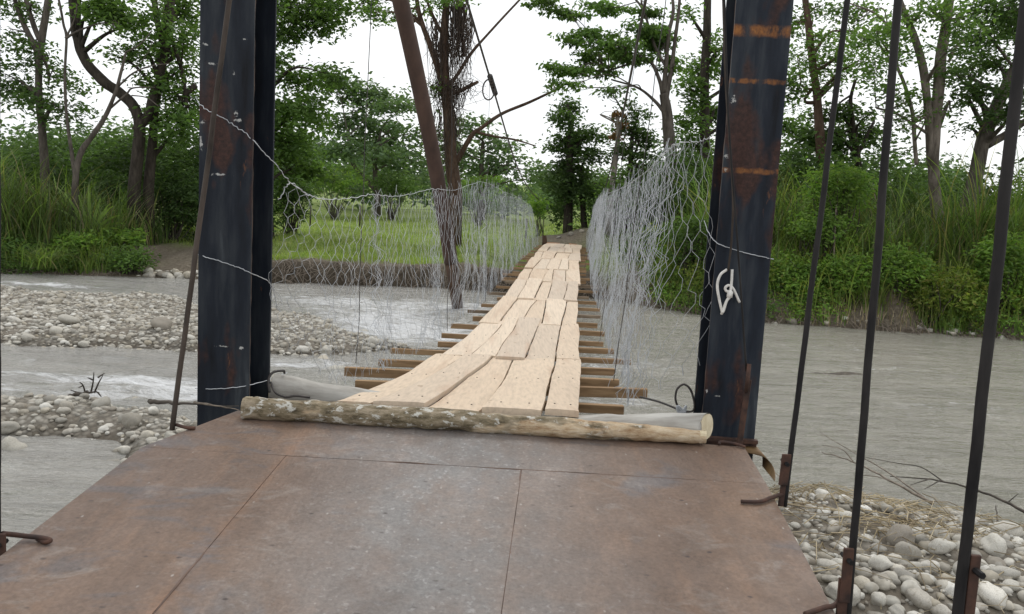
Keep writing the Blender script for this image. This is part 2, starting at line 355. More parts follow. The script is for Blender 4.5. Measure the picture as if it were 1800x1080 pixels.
def barB(X, Y):                 # stony strip close to the ramp
    lo = np.interp(X, [-12, -6.5, -5, -3.6, -2, -1], [7.9, 8.1, 8.6, 7.6, 6.2, 6.0]) + 0.3 * vnoise(X * 2.1, 4.2, seed=12)
    hi = np.interp(X, [-12, -6, -4, -2.6, -1.4, -1], [10.7, 10.2, 9.6, 8.6, 7.0, 6.2]) + 0.15 * vnoise(X * 1.9, 1.2, seed=13)
    return np.minimum(np.minimum(Y - lo, hi - Y), -1.0 - X)
def mound(X, Y):                # heap of cobbles and flood debris right of the ramp
    a = 1.0 - np.sqrt(((X - 2.5) / 2.5)**2 + ((Y - 4.85) / 2.4)**2)
    b = 1.0 - np.sqrt(((X - 4.9) / 2.6)**2 + ((Y - 4.2) / 2.9)**2)
    return np.maximum(a, b) + 0.1 * vnoise(X * 1.4, Y * 1.4, seed=14)
def terrain(X, Y):
    X = np.asarray(X, float); Y = np.asarray(Y, float)
    h = -0.45 + 0.12 * fbm(X * 0.5, Y * 0.5, seed=1)
    h = np.maximum(h, -0.45 + 0.65 * sstep(-1.2, 0.9, barA(X, Y)) + 0.05 * fbm(X * 1.7, Y * 1.7, seed=2))
    h = np.maximum(h, -0.4 + 0.55 * sstep(-0.9, 0.6, barB(X, Y)) + 0.05 * fbm(X * 1.7, Y * 1.7, seed=3))
    h = np.maximum(h, -0.4 + 1.16 * sstep(-0.25, 0.76, mound(X, Y)) + 0.06 * fbm(X * 2.3, Y * 2.3, seed=4))
    h = np.maximum(h, -0.5 + 1.35 * sstep(2.6, 0.4, Y + 0.25 * np.abs(X) * (X < 0)))        # near bank under the camera
    d = Y - edge(X)
    bh = np.interp(X, [-200, -18, -13, -9, -2, 2, 4, 6, 12, 200], [0.8, 0.8, 0.6, 0.72, 0.8, 0.8, 1.0, 1.5, 1.5, 1.5])
    wd = np.interp(X, [-200, -18, -12, -9, 2, 5, 8, 200], [1.8, 2.2, 3.6, 0.35, 0.4, 1.6, 2.4, 2.4]) * (1 + .9 * np.clip(vnoise(X * .9, 5.5, seed=23) + .1, 0, 1) * 1.8)
    bh = bh * (1 + .22 * vnoise(X * .55, 1.5, seed=24)) * (1 - .12 * sstep(-10, -8, X) * sstep(3, 1, X))
    inl = bh * sstep(-0.1, 1.0, d / wd) + np.clip(d, 0, 60) * 0.033 + 0.06 * fbm(X * 0.8, Y * 0.8, seed=20)
    inl = inl + 0.95 * np.exp(-((X - 2.15) / 2.0)**4 - ((Y - 36.0) / 3.4)**4)               # earth ramp at the far end
    inl = inl + 9.0 * sstep(90, 240, Y) + 1.6 * fbm(X * 0.02, Y * 0.02, seed=21) * sstep(60, 150, Y)
    return np.where(d > -0.1, np.maximum(h, inl - 0.45 * sstep(0.15, -0.1, d)), h)
def T(x, y): return float(terrain(np.array([x]), np.array([y]))[0])
def grid(xs, ys, zf):
    X, Y = np.meshgrid(xs, ys); Z = zf(X, Y); V = np.stack([X, Y, Z], -1).reshape(-1, 3)
    nx, ny = len(xs), len(ys); i = (np.arange(ny - 1)[:, None] * nx + np.arange(nx - 1)[None]).ravel()
    return V, np.stack([i, i + 1, i + nx + 1, i + nx], -1)
def axis(a, b, st, ext, k):
    g = np.geomspace(1, ext, k)[1:] if ext > 1 else []
    core = np.arange(a, b, st); return core, g
xs = np.concatenate([-20 - np.geomspace(0.3, 380, 34)[::-1], np.arange(-20, 20, .14), 20 + np.geomspace(0.05, 380, 34)])
ys = np.concatenate([[-60, -30, -15], np.arange(-8, 2.5, .5), np.arange(2.5, 37, .14), 37 + np.geomspace(0.1, 500, 40)])
V, Fc = grid(xs, ys, terrain); mb = MB(); mb.add(V, Fc)
g = mb.build('ground', M['ground'], origin=(0, 0, 0)); tag(g, 'river bed, gravel and grassy banks', 'ground', kind='structure')
X, Y, Z = V.T; d = Y - edge(X)
grassm = sstep(0.9, 2.4, d + 0.8 * vnoise(X * 1.2, Y * 1.2, seed=30)) * (1 - np.exp(-((X + 12.8) / 3.2)**4 - ((Y - 29.5) / 3.0)**4)) * (1 - np.exp(-((X - 2.15) / 1.5)**4 - ((Y - 35.0) / 3.0)**4))
dirt = np.clip(sstep(-0.5, -0.15, d) + 0.4 * sstep(0.1, 0.6, mound(X, Y)) * sstep(1.0, -0.2, X - 4.2 + vnoise(X, Y, seed=31)), 0, 1)
wet = sstep(0.12, -0.02, Z)
colr = np.stack([grassm, dirt, np.maximum(wet, 0.8 * np.exp(-((d - 0.15) / 0.3)**2) * (X > -9) * (X < 3)), np.ones_like(X)], -1)  # blue: wet margin, plus shadow painted as a band along the cut bank
at = g.data.color_attributes.new('zone', 'FLOAT_COLOR', 'POINT'); at.data.foreach_set('color', colr.astype(np.float32).ravel())

def foam_glint_at(X, Y):  # white water, with the sky glint on the rapids painted in
    f = np.zeros_like(X)
    for (x, y, sx, sy, a) in [(760, 590, 2.2, 1.6, 1.0), (680, 560, 2.0, 2.2, .95), (600, 530, 2.4, 1.6, .8), (540, 640, 1.2, .5, .8), (250, 668, 1.0, .3, .95), (170, 690, 2.0, .35, .75), (60, 660, 1.2, .25, .7), (320, 680, .9, .4, .8),
                              (60, 500, 2.2, .5, .95), (820, 540, 1.4, 1.6, .7), (1560, 650, 2.5, .7, .33), (1700, 720, 2.2, .6, .36), (1420, 610, 2, 1, .3), (1100, 640, 1.4, 1, .55), (1080, 705, 1.0, .8, .6), (480, 690, 1.2, .6, .75), (420, 505, 3, .8, .45)]:
        p = G(x, y); f = f + a * np.exp(-((X - p[0]) / sx)**2 - ((Y - p[1]) / sy)**2)
    return np.clip(f, 0, 1.1)
def water_z(X, Y):
    f = foam_glint_at(X, Y)
    return (0.016 + 0.06 * f) * fbm(X * 1.1, Y * 3.2, seed=40) + 0.008 * fbm(X * 3, Y * 7, seed=41) * (1 + 2 * f)
xs = np.concatenate([-18 - np.geomspace(0.3, 250, 18)[::-1], np.arange(-18, 18, .11), 18 + np.geomspace(0.05, 250, 18)])
ys = np.concatenate([[-30, -10], np.arange(0, 30.5, .1)])
V, Fc = grid(xs, ys, water_z); mb = MB(); mb.add(V, Fc)
w = mb.build('river', M['water'], origin=(0, 0, 0)); tag(w, 'silty grey river water', 'river', kind='structure')
at = w.data.attributes.new('foam_glint', 'FLOAT', 'POINT'); at.data.foreach_set('value', foam_glint_at(V[:, 0], V[:, 1]).astype(np.float32))

# ------------------------------------------------------------------ stones
def ico(sub):
    import bmesh
    b = bmesh.new(); bmesh.ops.create_icosphere(b, subdivisions=sub, radius=1.0)
    v = np.array([q.co[:] for q in b.verts]); f = np.array([[q.index for q in fc.verts] for fc in b.faces]); b.free(); return v, f
IC2, IC3 = ico(2), ico(3)
def stone_shape(k, sub):
    v, f = sub; v = v.copy(); n = fbm(v[:, 0] * 1.1 + k * 7.1, v[:, 1] * 1.1 + k * 3.3, v[:, 2] * 1.1, seed=50 + k, o=3)
    v = v * (1 + 0.24 * n)[:, None]
    r = np.random.default_rng(k); v = v * np.array([1.0, r.uniform(.62, .95), r.uniform(.45, .72)]); return v, f
SH3 = [stone_shape(k, IC3) for k in range(10)]; SH2 = [stone_shape(k, IC2) for k in range(10)]
def rotm(rz, rx):
    return np.array(Matrix.Rotation(rz, 3, 'Z') @ Matrix.Rotation(rx, 3, 'X'))
protos = []
for k, (v, f) in enumerate(SH3):
    m_ = MB(); m_.add(v, f); o = m_.build('river_stone', M['stone'], origin=(0, 0, 0)); protos.append(o)
stone_meshes = [o.data for o in protos]; pale_meshes = []
for me in stone_meshes:
    m2 = me.copy(); m2.materials.clear(); m2.materials.append(M['stone_pale']); pale_meshes.append(m2)
for o in protos: bpy.data.objects.remove(o)
n_ind = [0]
def stone(x, y, r, label, group, sink=0.35, z=None):
    o = bpy.data.objects.new('river_stone', random.choice(pale_meshes if label.startswith('pale rounded cobble') else stone_meshes)); COL.objects.link(o)
    zz = max(T(x, y), -0.12) if z is None else z
    o.location = (x, y, zz + r * (0.55 - sink)); o.scale = (r, r, r * random.uniform(.85, 1.25)); o.rotation_euler = (random.uniform(-.4, .4), random.uniform(-.3, .3), random.uniform(0, 6.28))
    tag(o, label, 'stone', group); n_ind[0] += 1; return o
placed = []
def free(x, y, r, k=0.8):
    for (a, b, c) in placed:
        if (a - x)**2 + (b - y)**2 < ((r + c) * k)**2: return False
    placed.append((x, y, r)); return True
def inpx(x, y, z):
    p = np.array([x, y, z]) - EYEP; dd = p.dot(FWD); return 900 + F * p.dot(RT) / dd, 540 + F * p.dot(DN) / dd
# singled-out stones
for (px, py, rr, lab) in [(24, 770, .17, 'large smooth grey boulder at the waterline, far left of the near stony strip'), (66, 795, .11, 'rounded grey stone in front of the large boulder at the left waterline'),
                          (12, 750, .13, 'tan upright stone beside the large boulder at the left edge'), (120, 580, .2, 'largest pale rounded boulder standing on the mid river gravel bar'), (285, 592, .19, 'pale boulder on the gravel bar just left of the slanting rod'),
                          (568, 625, .2, 'brown wet rock in the rapids beside the left column'), (588, 637, .17, 'dark grey wet rock in the rapids, nearest to the grey log'), (640, 575, .13, 'small dark rock breaking the white water of the rapids'),
                          (230, 690, .13, 'flat pale stone among the twigs of the driftwood snag')]:
    p = G(px, py, 0.08); placed.append((p[0], p[1], rr)); stone(p[0], p[1], rr, lab, None, 0.2)
# cobble heap right of the ramp
tries = 0; cnt = 0
while cnt < 150 and tries < 12000:
    tries += 1; x, y = random.uniform(1.3, 5.4), random.uniform(2.3, 7.6); m0 = mound(np.array(x), np.array(y))
    if m0 < -0.02: continue
    px, py = inpx(x, y, T(x, y))
    if not (1340 < px < 1840 and 830 < py < 1120): continue
    dens = 1.0 if (px > 1640 and py > 930) or py > 1000 else (0.22 if py < 960 and px < 1640 else 0.5)
    if random.random() > dens: continue
    r = random.choice([.04, .045, .05, .06, .07, .085, .1]) * (0.7 if py < 930 else 1.0)
    if not free(x, y, r, 0.72): continue
    zone = 'low in the foreground heap by the rods' if py > 960 else 'on the debris covered top of the heap'
    stone(x, y, r, 'pale rounded cobble %s right of the ramp' % zone, 'cobbles in the heap %s' % zone); cnt += 1
tries = 0; cnt = 0
while cnt < 66 and tries < 9000:
    tries += 1; x, y = random.uniform(-7.5, -1.6), random.uniform(6.0, 10.4)
    if barB(np.array(x), np.array(y)) < -0.1: continue
    r = random.choice([.05, .06, .075, .09, .12])
    if not free(x, y, r, 0.8): continue
    stone(x, y, r, 'grey buff river stone on the near stony strip left of the ramp', 'stones on the near strip left of the ramp'); cnt += 1
tries = 0; cnt = 0
while cnt < 70 and tries < 9000:
    tries += 1; x, y = random.uniform(-11.5, -2.2), random.uniform(13.3, 19)
    if barA(np.array(x), np.array(y)) < -0.1 or random.random() < (y - 13.5) / 7: continue
    r = random.choice([.07, .08, .09, .12])
    if not free(x, y, r, 0.9): continue
    stone(x, y, r, 'larger pale stone standing out on the mid river gravel bar', 'larger stones on the mid river gravel bar'); cnt += 1
# the many small ones: stuff
def scatter_stones(mb, n, fx, fy, test, rs, seed):
    r_ = np.random.default_rng(seed); xx = r_.uniform(*fx, n); yy = r_.uniform(*fy, n); ok = test(xx, yy); xx, yy = xx[ok], yy[ok]; zz = terrain(xx, yy)
    for x, y, z in zip(xx, yy, zz):
        if z < -0.16: continue
        r = rs[0] * (rs[1] / rs[0])**(r_.random()**1.4); v, f = SH2[r_.integers(10)]
        mb.add((v * r) @ rotm(r_.uniform(0, 6.28), r_.uniform(-.4, .4)).T + np.array([x, y, z + r * r_.uniform(-.28, .3)]), f)
mb = MB()
scatter_stones(mb, 16000, (-15, -1.8), (12.6, 20.8), lambda x, y: barA(x, y) > -0.25, (.02, .075), 1)
scatter_stones(mb, 4200, (-9, -1.0), (5.6, 10.8), lambda x, y: barB(x, y) > -0.35, (.022, .075), 2)
scatter_stones(mb, 10500, (1.1, 6.5), (1.5, 8.0), lambda x, y: mound(x, y) > -0.08, (.014, .06), 3)
scatter_stones(mb, 500, (-12.5, -9.3), (25.3, 28.6), lambda x, y: (y - edge(x) > -0.6) & (y - edge(x) < 0.7), (.06, .2), 4)
scatter_stones(mb, 700, (-8, 3.5), (25.5, 29), lambda x, y: (y - edge(x) > -0.7) & (y - edge(x) < -0.25), (.04, .11), 5)
scatter_stones(mb, 160, (6, 14), (21, 24), lambda x, y: (y - edge(x) > -0.4) & (y - edge(x) < 0.4), (.05, .17), 6)
tag(mb.build('river_gravel', M['stone'], origin=(0, 0, 0)), 'small pale river stones and gravel strewn over the bars and banks', 'gravel', kind='stuff')

# ------------------------------------------------------------------ steel ramp
HD = 0.0607
def along(p, dy): return np.array([p[0] + HD * dy, p[1] + dy, ramp_z(p[1] + dy)])
FL, CL, FR, SR = R(418, 722), R(250, 786), R(1308, 786), R(1347, 851)
NL = along(CL, -(CL[1] + 1.2)); NR = along(SR, -(SR[1] + 1.2))
S1, S2 = R(500, 805), R(917, 828)                # heads of the two long seams on the cross seam
def online(p): # put p on the CL-SR seam
    t = (p[0] - CL[0]) / (SR[0] - CL[0]); return CL * (1 - t) + SR * t
S1, S2 = online(S1), online(S2)
N1, N2 = along(S1, -(S1[1] + 1.2)), along(S2, -(S2[1] + 1.2))
RO = (CL + SR) / 2
SEAMX = [(q[0] - RO[0]) - HD * (q[1] - RO[1]) for q in (S1, S2)]; M['deck'] = mat_deck()
ramp = empty('steel_ramp', RO, 'rusty brown steel plate ramp with welded seams leading up to the footbridge', 'ramp')
GAP = np.array([0.0015, 0, 0]); GY = np.array([0, 0.0015, 0])
def plate(poly, lift=0.0):
    c = np.mean(poly, axis=0); m_ = MB()
    m_.prism([q + np.array([0, 0, lift]) for q in poly], 0.008)
    return m_.build('plate', M['deck'], ramp, smooth=False)
plate([FL, CL + GY, SR + GY, FR])
plate([CL - GY, NL, N1 - GAP, S1 - GAP - GY]); plate([S1 + GAP - GY, N1 + GAP, N2 - GAP, S2 - GAP - GY], -0.0015); plate([S2 + GAP - GY, N2 + GAP, NR, SR - GY])
M['weld'] = mat_simple('rusty_weld', (.06, .04, .032), (.15, .1, .078), 4, 0.8, 0.5, 0.003, lo=0.4, hi=0.6)
for a, b in ((CL, SR), (S1, N1), (S2, N2)):
    m_ = MB(); n = 60; pts = np.array([a + (b - a) * k / n for k in range(n + 1)])
    pts[:, 0] += 0.002 * RNG.normal(size=n + 1); pts[:, 2] -= 0.0055 - 0.005 * vnoise(np.arange(n + 1) * .23, a[0], seed=3)
    m_.tube(pts, 0.0042 + 0.001 * RNG.random(n + 1), 6); m_.build('weld_seam', M['weld'], ramp)
for a, b, sgn in ((CL, NL, 1), (FR, NR, -1)):
    m_ = MB(); dr = (b - a) / np.linalg.norm(b - a); mid = (a + b) / 2 + np.array([sgn * 0.03, 0, -0.075])
    m_.box(mid, dr * np.linalg.norm(b - a) / 2, np.array([0.005, 0, 0]), np.array([0, 0, 0.06])); m_.build('side_beam', M['rust'], ramp, smooth=False)
m_ = MB(); a, b = FL + np.array([0, -.03, -.075]), FR + np.array([0, -.03, -.075]); m_.box((a + b) / 2, (b - a) / 2, (0, .005, 0), (0, 0, .06)); m_.build('end_beam', M['rust'], ramp, smooth=False)
for k in range(2):      # legs under the ramp
    q = (FL, FR)[k] + np.array([(.3, -.3)[k], -.15, -.14]); m_ = MB(); zb = T(q[0], q[1]) - .3
    m_.box((q[0], q[1], (q[2] + zb) / 2), (.06, 0, 0), (0, .06, 0), (0, 0, (q[2] - zb) / 2)); m_.build('leg', M['rust'], ramp, smooth=False)

# ------------------------------------------------------------------ steel H columns
CD = 4.32; ROT = -0.07
ux = np.array([math.cos(ROT), math.sin(ROT), 0]); uy = np.array([-math.sin(ROT), math.cos(ROT), 0]); uz = np.array([0, 0, 1.0])
cl_x = (P(346, 560, CD)[0] + P(440, 560, CD)[0]) / 2; cr_x = (P(1249, 560, CD)[0] + P(1345, 560, CD)[0]) / 2
HWID = (P(440, 560, CD)[0] - P(346, 560, CD)[0]) / 2
def zof(x, y): return P(x, y, CD)[2]
ZB = -0.5
WHITES = [((P(px, py, CD)[0] - cl_x), zof(px, py) - ZB, ww, hh) for px, py, ww, hh in
          [(360, 78, .03, .012), (375, 112, .05, .012), (355, 215, .035, .018), (352, 250, .014, .06), (385, 307, .07, .012), (420, 212, .05, .012), (425, 612, .02, .015), (412, 128, .012, .02), (430, 70, .02, .008), (390, 609, .06, .008), (416, 200, .02, .03)]]
M['col_left'] = mat_column('blue_black_steel_left', [], 0.54, 1)
WHITES = [((P(px, py, CD)[0] - cr_x), zof(px, py) - ZB, ww, hh) for px, py, ww, hh in [(1243, 690, .012, .02), (1262, 697, .025, .01), (1277, 275, .02, .02), (1276, 298, .014, .014), (1290, 175, .02, .03)]]
M['col_right'] = mat_column('blue_black_steel_right', [(zof(1340, 55) - ZB, .035, 1.0), (zof(1340, 144) - ZB, .016, .8), (zof(1320, 301) - ZB, .018, .7)], 0.525, 1, 1.25)
WHITES = []
M['col_plain'] = mat_column('blue_black_steel', [], 0.6)
for cx, lab, fm in ((cl_x, 'blue black steel H column with white scuffs left of the plank bridge', 'col_left'), (cr_x, 'blue black steel H column with orange rust rings right of the plank bridge', 'col_right')):
    base = np.array([cx, CD, ZB]); col = empty('steel_column', base, lab, 'column'); H = 7.1
    col['_w'] = [float(q) for q in base]
    dep = 0.31
    def piece(name, c, hx, hy, mat):
        m_ = MB(); m_.box(base + ux * c[0] + uy * c[1] + uz * H / 2, ux * hx, uy * hy, uz * H / 2); o = m_.build(name, M[mat], col, smooth=False, bevel=.003); return o
    piece('flange', (0, .009), HWID, .009, fm); piece('flange', (0, dep), HWID, .009, 'col_plain'); piece('web', (0, dep / 2 + .0045), .006, dep / 2 - .0145, 'col_plain')
    m_ = MB(); e = 1 if cx < 0 else -1
    pts = [base + ux * (e * (HWID - .004)) + uy * (.0195) + uz * z for z in np.linspace(0.3, H - .1, 120)]
    pts = np.array(pts) + RNG.normal(size=(120, 3)) * .0012; m_.tube(pts, .004, 5); m_.build('weld_bead', M['weld'], col)
    if cx > 0:
        m_ = MB(); zc = zof(1285, 772); m_.box(base + ux * 0.0 + uy * (-.018) + uz * (zc - ZB), ux * (HWID + .012), uy * .018, uz * .01)
        m_.box(base + ux * 0.0 + uy * (-.006) + uz * (zc - ZB - .035), ux * (HWID + .012), uy * .005, uz * .025); m_.build('angle_bracket', M['rust'], col, smooth=False)
COLZ = zof

# ------------------------------------------------------------------ logs at the bridge head
def log(name, p0, p1, r0, r1, mat, label, endm, rough=.1, bend=0.0, seed=3, n=40, slant=0.0):
    p0, p1 = np.asarray(p0), np.asarray(p1); t = np.linspace(0, 1, n)[:, None]; pts = p0 * (1 - t) + p1 * t
    pts[:, 2] += bend * sstep(.08, .24, t[:, 0]) * sstep(.8, .6, t[:, 0]) + .006 * vnoise(t[:, 0] * 7, 1.1, seed=seed); pts[:, 1] += .008 * vnoise(t[:, 0] * 5, 4.1, seed=seed)
    rr = (r0 + (r1 - r0) * t[:, 0]**2.5) * (1 + .07 * vnoise(t[:, 0] * 9, 7.7, seed=seed))
    root = empty(name, (p0 + p1) / 2 - np.array([0, 0, (r0 + r1) / 2]), label, 'log')
    m_ = MB(); m_.tube(pts, rr, 18, cap=False, rough=rough, seed=seed); ax = (p1 - p0) / np.linalg.norm(p1 - p0); vv = m_.v[0]; vv[-18:] += ax * (slant * (vv[-18:, 1] - pts[-1, 1]))[:, None]; m_.build('bark', M[mat], root)
    for k in (0, -1):
        dr = pts[k] - pts[1 if k == 0 else -2]; dr /= np.linalg.norm(dr); m_ = MB(); m_.tube([pts[k] - dr * .03, pts[k] + dr * .003], [rr[k] * .95] * 2, 18, rough=rough * .8, seed=seed)
        if k == -1: vv = m_.v[0]; vv += ax * (slant * (vv[:, 1] - pts[-1, 1]))[:, None]
        m_.build('cut_end', M[endm], root, smooth=False)
    return root
a, b = R(424, 741), R(1243, 779)
log('bark_log', a + [0, .056, .056], R(1236, 780) + [0, -.028, .036], .056, .034, 'bark_log', 'lichen spotted bark covered log lying across the top of the steel ramp', 'log_end', .2, 0.004, 3, 90)
DL = 4.52
log('grey_log', P(478, 679, DL - .04), (-.3, 4.62, 1.49), .071, .066, 'log_grey', 'smooth grey debarked log poking out left of the plank ends', 'log_end', .09, 0, 9)
log('grey_log', (-.12, 4.16, 1.535), R(1246, 781) + [0, .075, .074], .07, .073, 'log_grey', 'smooth pale grey log with a cut end lying right of the plank ends', 'log_end', .08, 0, 10, 40, .6)

# ------------------------------------------------------------------ footbridge
prof = np.array([P(812, 712, 4.3), P(908, 622, 7.5), P(937, 572, 11.0), P(950, 517, 15.0), P(968, 474, 20.0), P(985, 445, 27.0), P(991, 430, 33.0)])
YY = np.linspace(4.0, 33.5, 120)
pz = np.polyfit(prof[:, 1], prof[:, 2], 4); px_ = np.polyfit(prof[:, 1], prof[:, 0], 3)
BX, BY = np.array([math.cos(.03), math.sin(.03), 0]), np.array([-math.sin(.03), math.cos(.03), 0])
def deckz(y): return np.polyval(pz, y)
def deckx(y): return np.polyval(px_, y)
END = 33.2
bridge = empty('footbridge', (deckx(4.5), 4.5, deckz(4.5)), 'sagging plank footbridge of pale fresh boards on brown crossbeams over the river', 'footbridge')
y = 5.0; k = 0; beams = []
while y < END - .3:
    wl, wr = 1.06 + random.uniform(-.2, .16), 1.08 + random.uniform(-.2, .12)
    if y > 9: wl *= .95; wr *= .95
    else: wl += .14; wr += .03
    c = np.array([deckx(y), y, deckz(y) - .075]); tl = random.uniform(-.012, .012)
    m_ = MB(); mid = c + BX * (wr - wl) / 2; yw = BX + BY * random.uniform(-.06, .06)
    m_.box(mid, (yw + uz * tl) * (wl + wr) / 2, BY * random.uniform(.022, .03), uz * random.uniform(.024, .041))
    m_.build('crossbeam', M['beam'] if random.random() < .7 else M['beam_dull'], bridge, smooth=False, bevel=.004)
    beams.append((y, wl, wr)); y += random.uniform(.62, .95) if k < 6 else random.uniform(.7, 1.1); k += 1
def plank(y0, y1, a0, a1, b0, b1, lift, seed):
    n = max(6, int((y1 - y0) / .14)); t = np.linspace(0, 1, n); Y_ = y0 + (y1 - y0) * t
    ea = a0 + (a1 - a0) * t + .02 * vnoise(Y_ * .7, seed * 3.1, seed=60) + .004 * vnoise(Y_ * 5, seed * 3.1, seed=61)
    eb = b0 + (b1 - b0) * t + .02 * vnoise(Y_ * .7, (seed + 1) * 3.1, seed=60) + .004 * vnoise(Y_ * 5, seed * 3.1, seed=63)
    zc = deckz(Y_) - .012 * sstep(5.6, 4.2, Y_) + lift + .008 * vnoise(Y_ * .9, seed * 2.2, seed=64)
    tw = .012 * vnoise(Y_ * .6, seed * 1.7, seed=65); V = []; th = .032
    for i in range(n):
        base = np.array([deckx(Y_[i]), Y_[i], zc[i]])
        q = 0.012 * math.sin(seed * 1.7) * (1 if i == n - 1 else -1) if i in (0, n - 1) else 0
        row = []
        for s, e in ((0, ea[i]), (.12, None), (.5, None), (.88, None), (1, eb[i])):
            xx = ea[i] + (eb[i] - ea[i]) * s
            row.append(base + BX * xx + BY * (q * (s - .5)) + uz * (tw[i] * (s - .5) - (.004 if s in (0, 1) else 0)))
        V += row + [row[-1] - uz * th, row[0] - uz * th]
    w_ = 7; fc = []
    for i in range(n - 1):
        for j in range(w_): fc.append((i * w_ + j, i * w_ + (j + 1) % w_, (i + 1) * w_ + (j + 1) % w_, (i + 1) * w_ + j))
    fc = [f[::-1] for f in fc]; m_ = MB(); m_.add(V, fc); m_.add(V[:w_], [tuple(range(w_))]); m_.add(V[-w_:], [tuple(range(w_))[::-1]])
    o = m_.build('plank', M['plank'], bridge, smooth=False)
    if y0 < 8:
        for yn in (y0 + .28, (y0 + y1) / 2 + .1, y1 - .2):
            i = int(np.argmin(abs(Y_ - yn)))
            for s_ in (.25, .75):
                xx = ea[i] + (eb[i] - ea[i]) * s_; c = np.array([deckx(Y_[i]), Y_[i], zc[i]]) + BX * xx + uz * (tw[i] * (s_ - .5)); m_ = MB(); m_.tube([c - uz * .01, c + uz * .003], [.0055] * 2, 6); m_.build('nail', M['rod'], o, smooth=False)
    return o
rows = [(4.035, 7.35, -.71, .66), (7.3, 10.9, -.66, .68), (10.6, 14.1, -.66, .66), (13.9, 17.2, -.7, .66), (17.0, 20.3, -.72, .7), (20.1, 23.6, -.74, .7), (23.4, 27.0, -.74, .72), (26.8, 30.2, -.74, .7), (30.0, 33.1, -.76, .74)]
pid = 0
fr = [0, .22, .43, .62, .81, 1]
for i, (y0, y1, l, r) in enumerate(rows):
    npl = 5 if i in (0, 2, 4, 7) else (5 if i % 2 else 4)
    cuts0 = np.cumsum([0] + list(RNG.uniform(.75, 1.2, npl))); cuts0 /= cuts0[-1]
    cuts1 = np.clip(cuts0 + RNG.normal(size=npl + 1) * .035, 0, 1); cuts1[0], cuts1[-1] = 0, 1
    for j in range(npl):
        pid += 1; jl, jr = RNG.uniform(-.05, .05, 2); g_ = .005 + .007 * RNG.random()
        oy = RNG.uniform(-.08, .08) if i else RNG.uniform(-.02, .02); oy1 = RNG.uniform(-.08, .1) if j not in (1, 2) else RNG.uniform(-.05, .4)
        plank(y0 + oy, y1 + oy1, l + (r - l) * cuts0[j] + g_ + (jl if j == 0 else 0), l + (r - l) * cuts1[j] + g_, l + (r - l) * cuts0[j + 1] - g_ + (jr if j == npl - 1 else 0), l + (r - l) * cuts1[j + 1] - g_, .005 + .012 * (pid % 3) + .01 * (i % 2), pid)
# end boards of fresh orange wood at the far bank
M['orange_wood'] = mat_simple('orange_board', (.36, .15, .07), (.5, .25, .13), 8, .8)
for s in (-1, 1):
    m_ = MB(); c = np.array([deckx(33.3), 33.3, deckz(33.3) - .01]) + ux * s * .55; m_.box(c, ux * .36, uy * .12, uz * .045); m_.build('end_board', M['orange_wood'], bridge, smooth=False, bevel=.006)

# ------------------------------------------------------------------ main cables with suspenders
def cable(pts, label, side):
    pts = smooth_path(pts, 10); root = empty('main_cable', pts[0], label, 'cable')
    m_ = MB(); m_.tube(pts, .017, 6); m_.build('strand', M['cable'], root)
    for yb, wl, wr in [b for i, b in enumerate(beams) if i % 4 == 2][:6]:
        k = int(np.argmin(abs(pts[:, 1] - yb))); q = pts[k]; off = -wl + .06 if side < 0 else wr - .06
        e = np.array([deckx(yb), yb, deckz(yb) - .03]) + ux * off; t = np.linspace(0, 1, 14)[:, None]; L = q * (1 - t) + e * t; L[:, :2] += .006 * RNG.normal(size=(14, 2))
        m_ = MB(); m_.tube(L, .0035, 4); m_.build('suspender_wire', M['cable'], root)
    return root, pts
t1 = np.array([cl_x, CD + .15, EYE + 3.85]); t2 = np.array([cr_x, CD + .15, EYE + 3.75])
cab, cp = cable([t1, P(800, -60, 9.6), P(820, 0, 10.6), P(865, 150, 13.9), P(908, 290, 20), P(932, 335, 28), P(948, 352, 36)], 'dark main cable above the left mesh, clamped with a loop', -1)
q = P(866, 150, 13.9); dr = P(880, 195, 15) - P(856, 118, 13.2); dr /= np.linalg.norm(dr)
m_ = MB()
for s in np.linspace(-.32, .32, 6): m_.tube([q + dr * (s - .035), q + dr * (s + .035)], .05, 8)
m_.tube([q + dr * s for s in np.linspace(-.4, .4, 9)], .03, 6); m_.build('clamp', M['cable'], cab)
m_ = MB(); lc = P(859, 158, 13.9); m_.tube([lc + .17 * (math.sin(a) * np.array([.6, 0, 0]) + math.cos(a) * uz) for a in np.linspace(0, 6.2, 24)], .014, 6); m_.build('loop', M['cable'], cab)
cable([t2, P(1150, -80, 7.6), P(1135, 0, 8.6), P(1095, 200, 14), P(1085, 245, 18), P(1068, 318, 28), P(1058, 345, 36)], 'dark main cable above the right mesh, running to the far trees', 1)

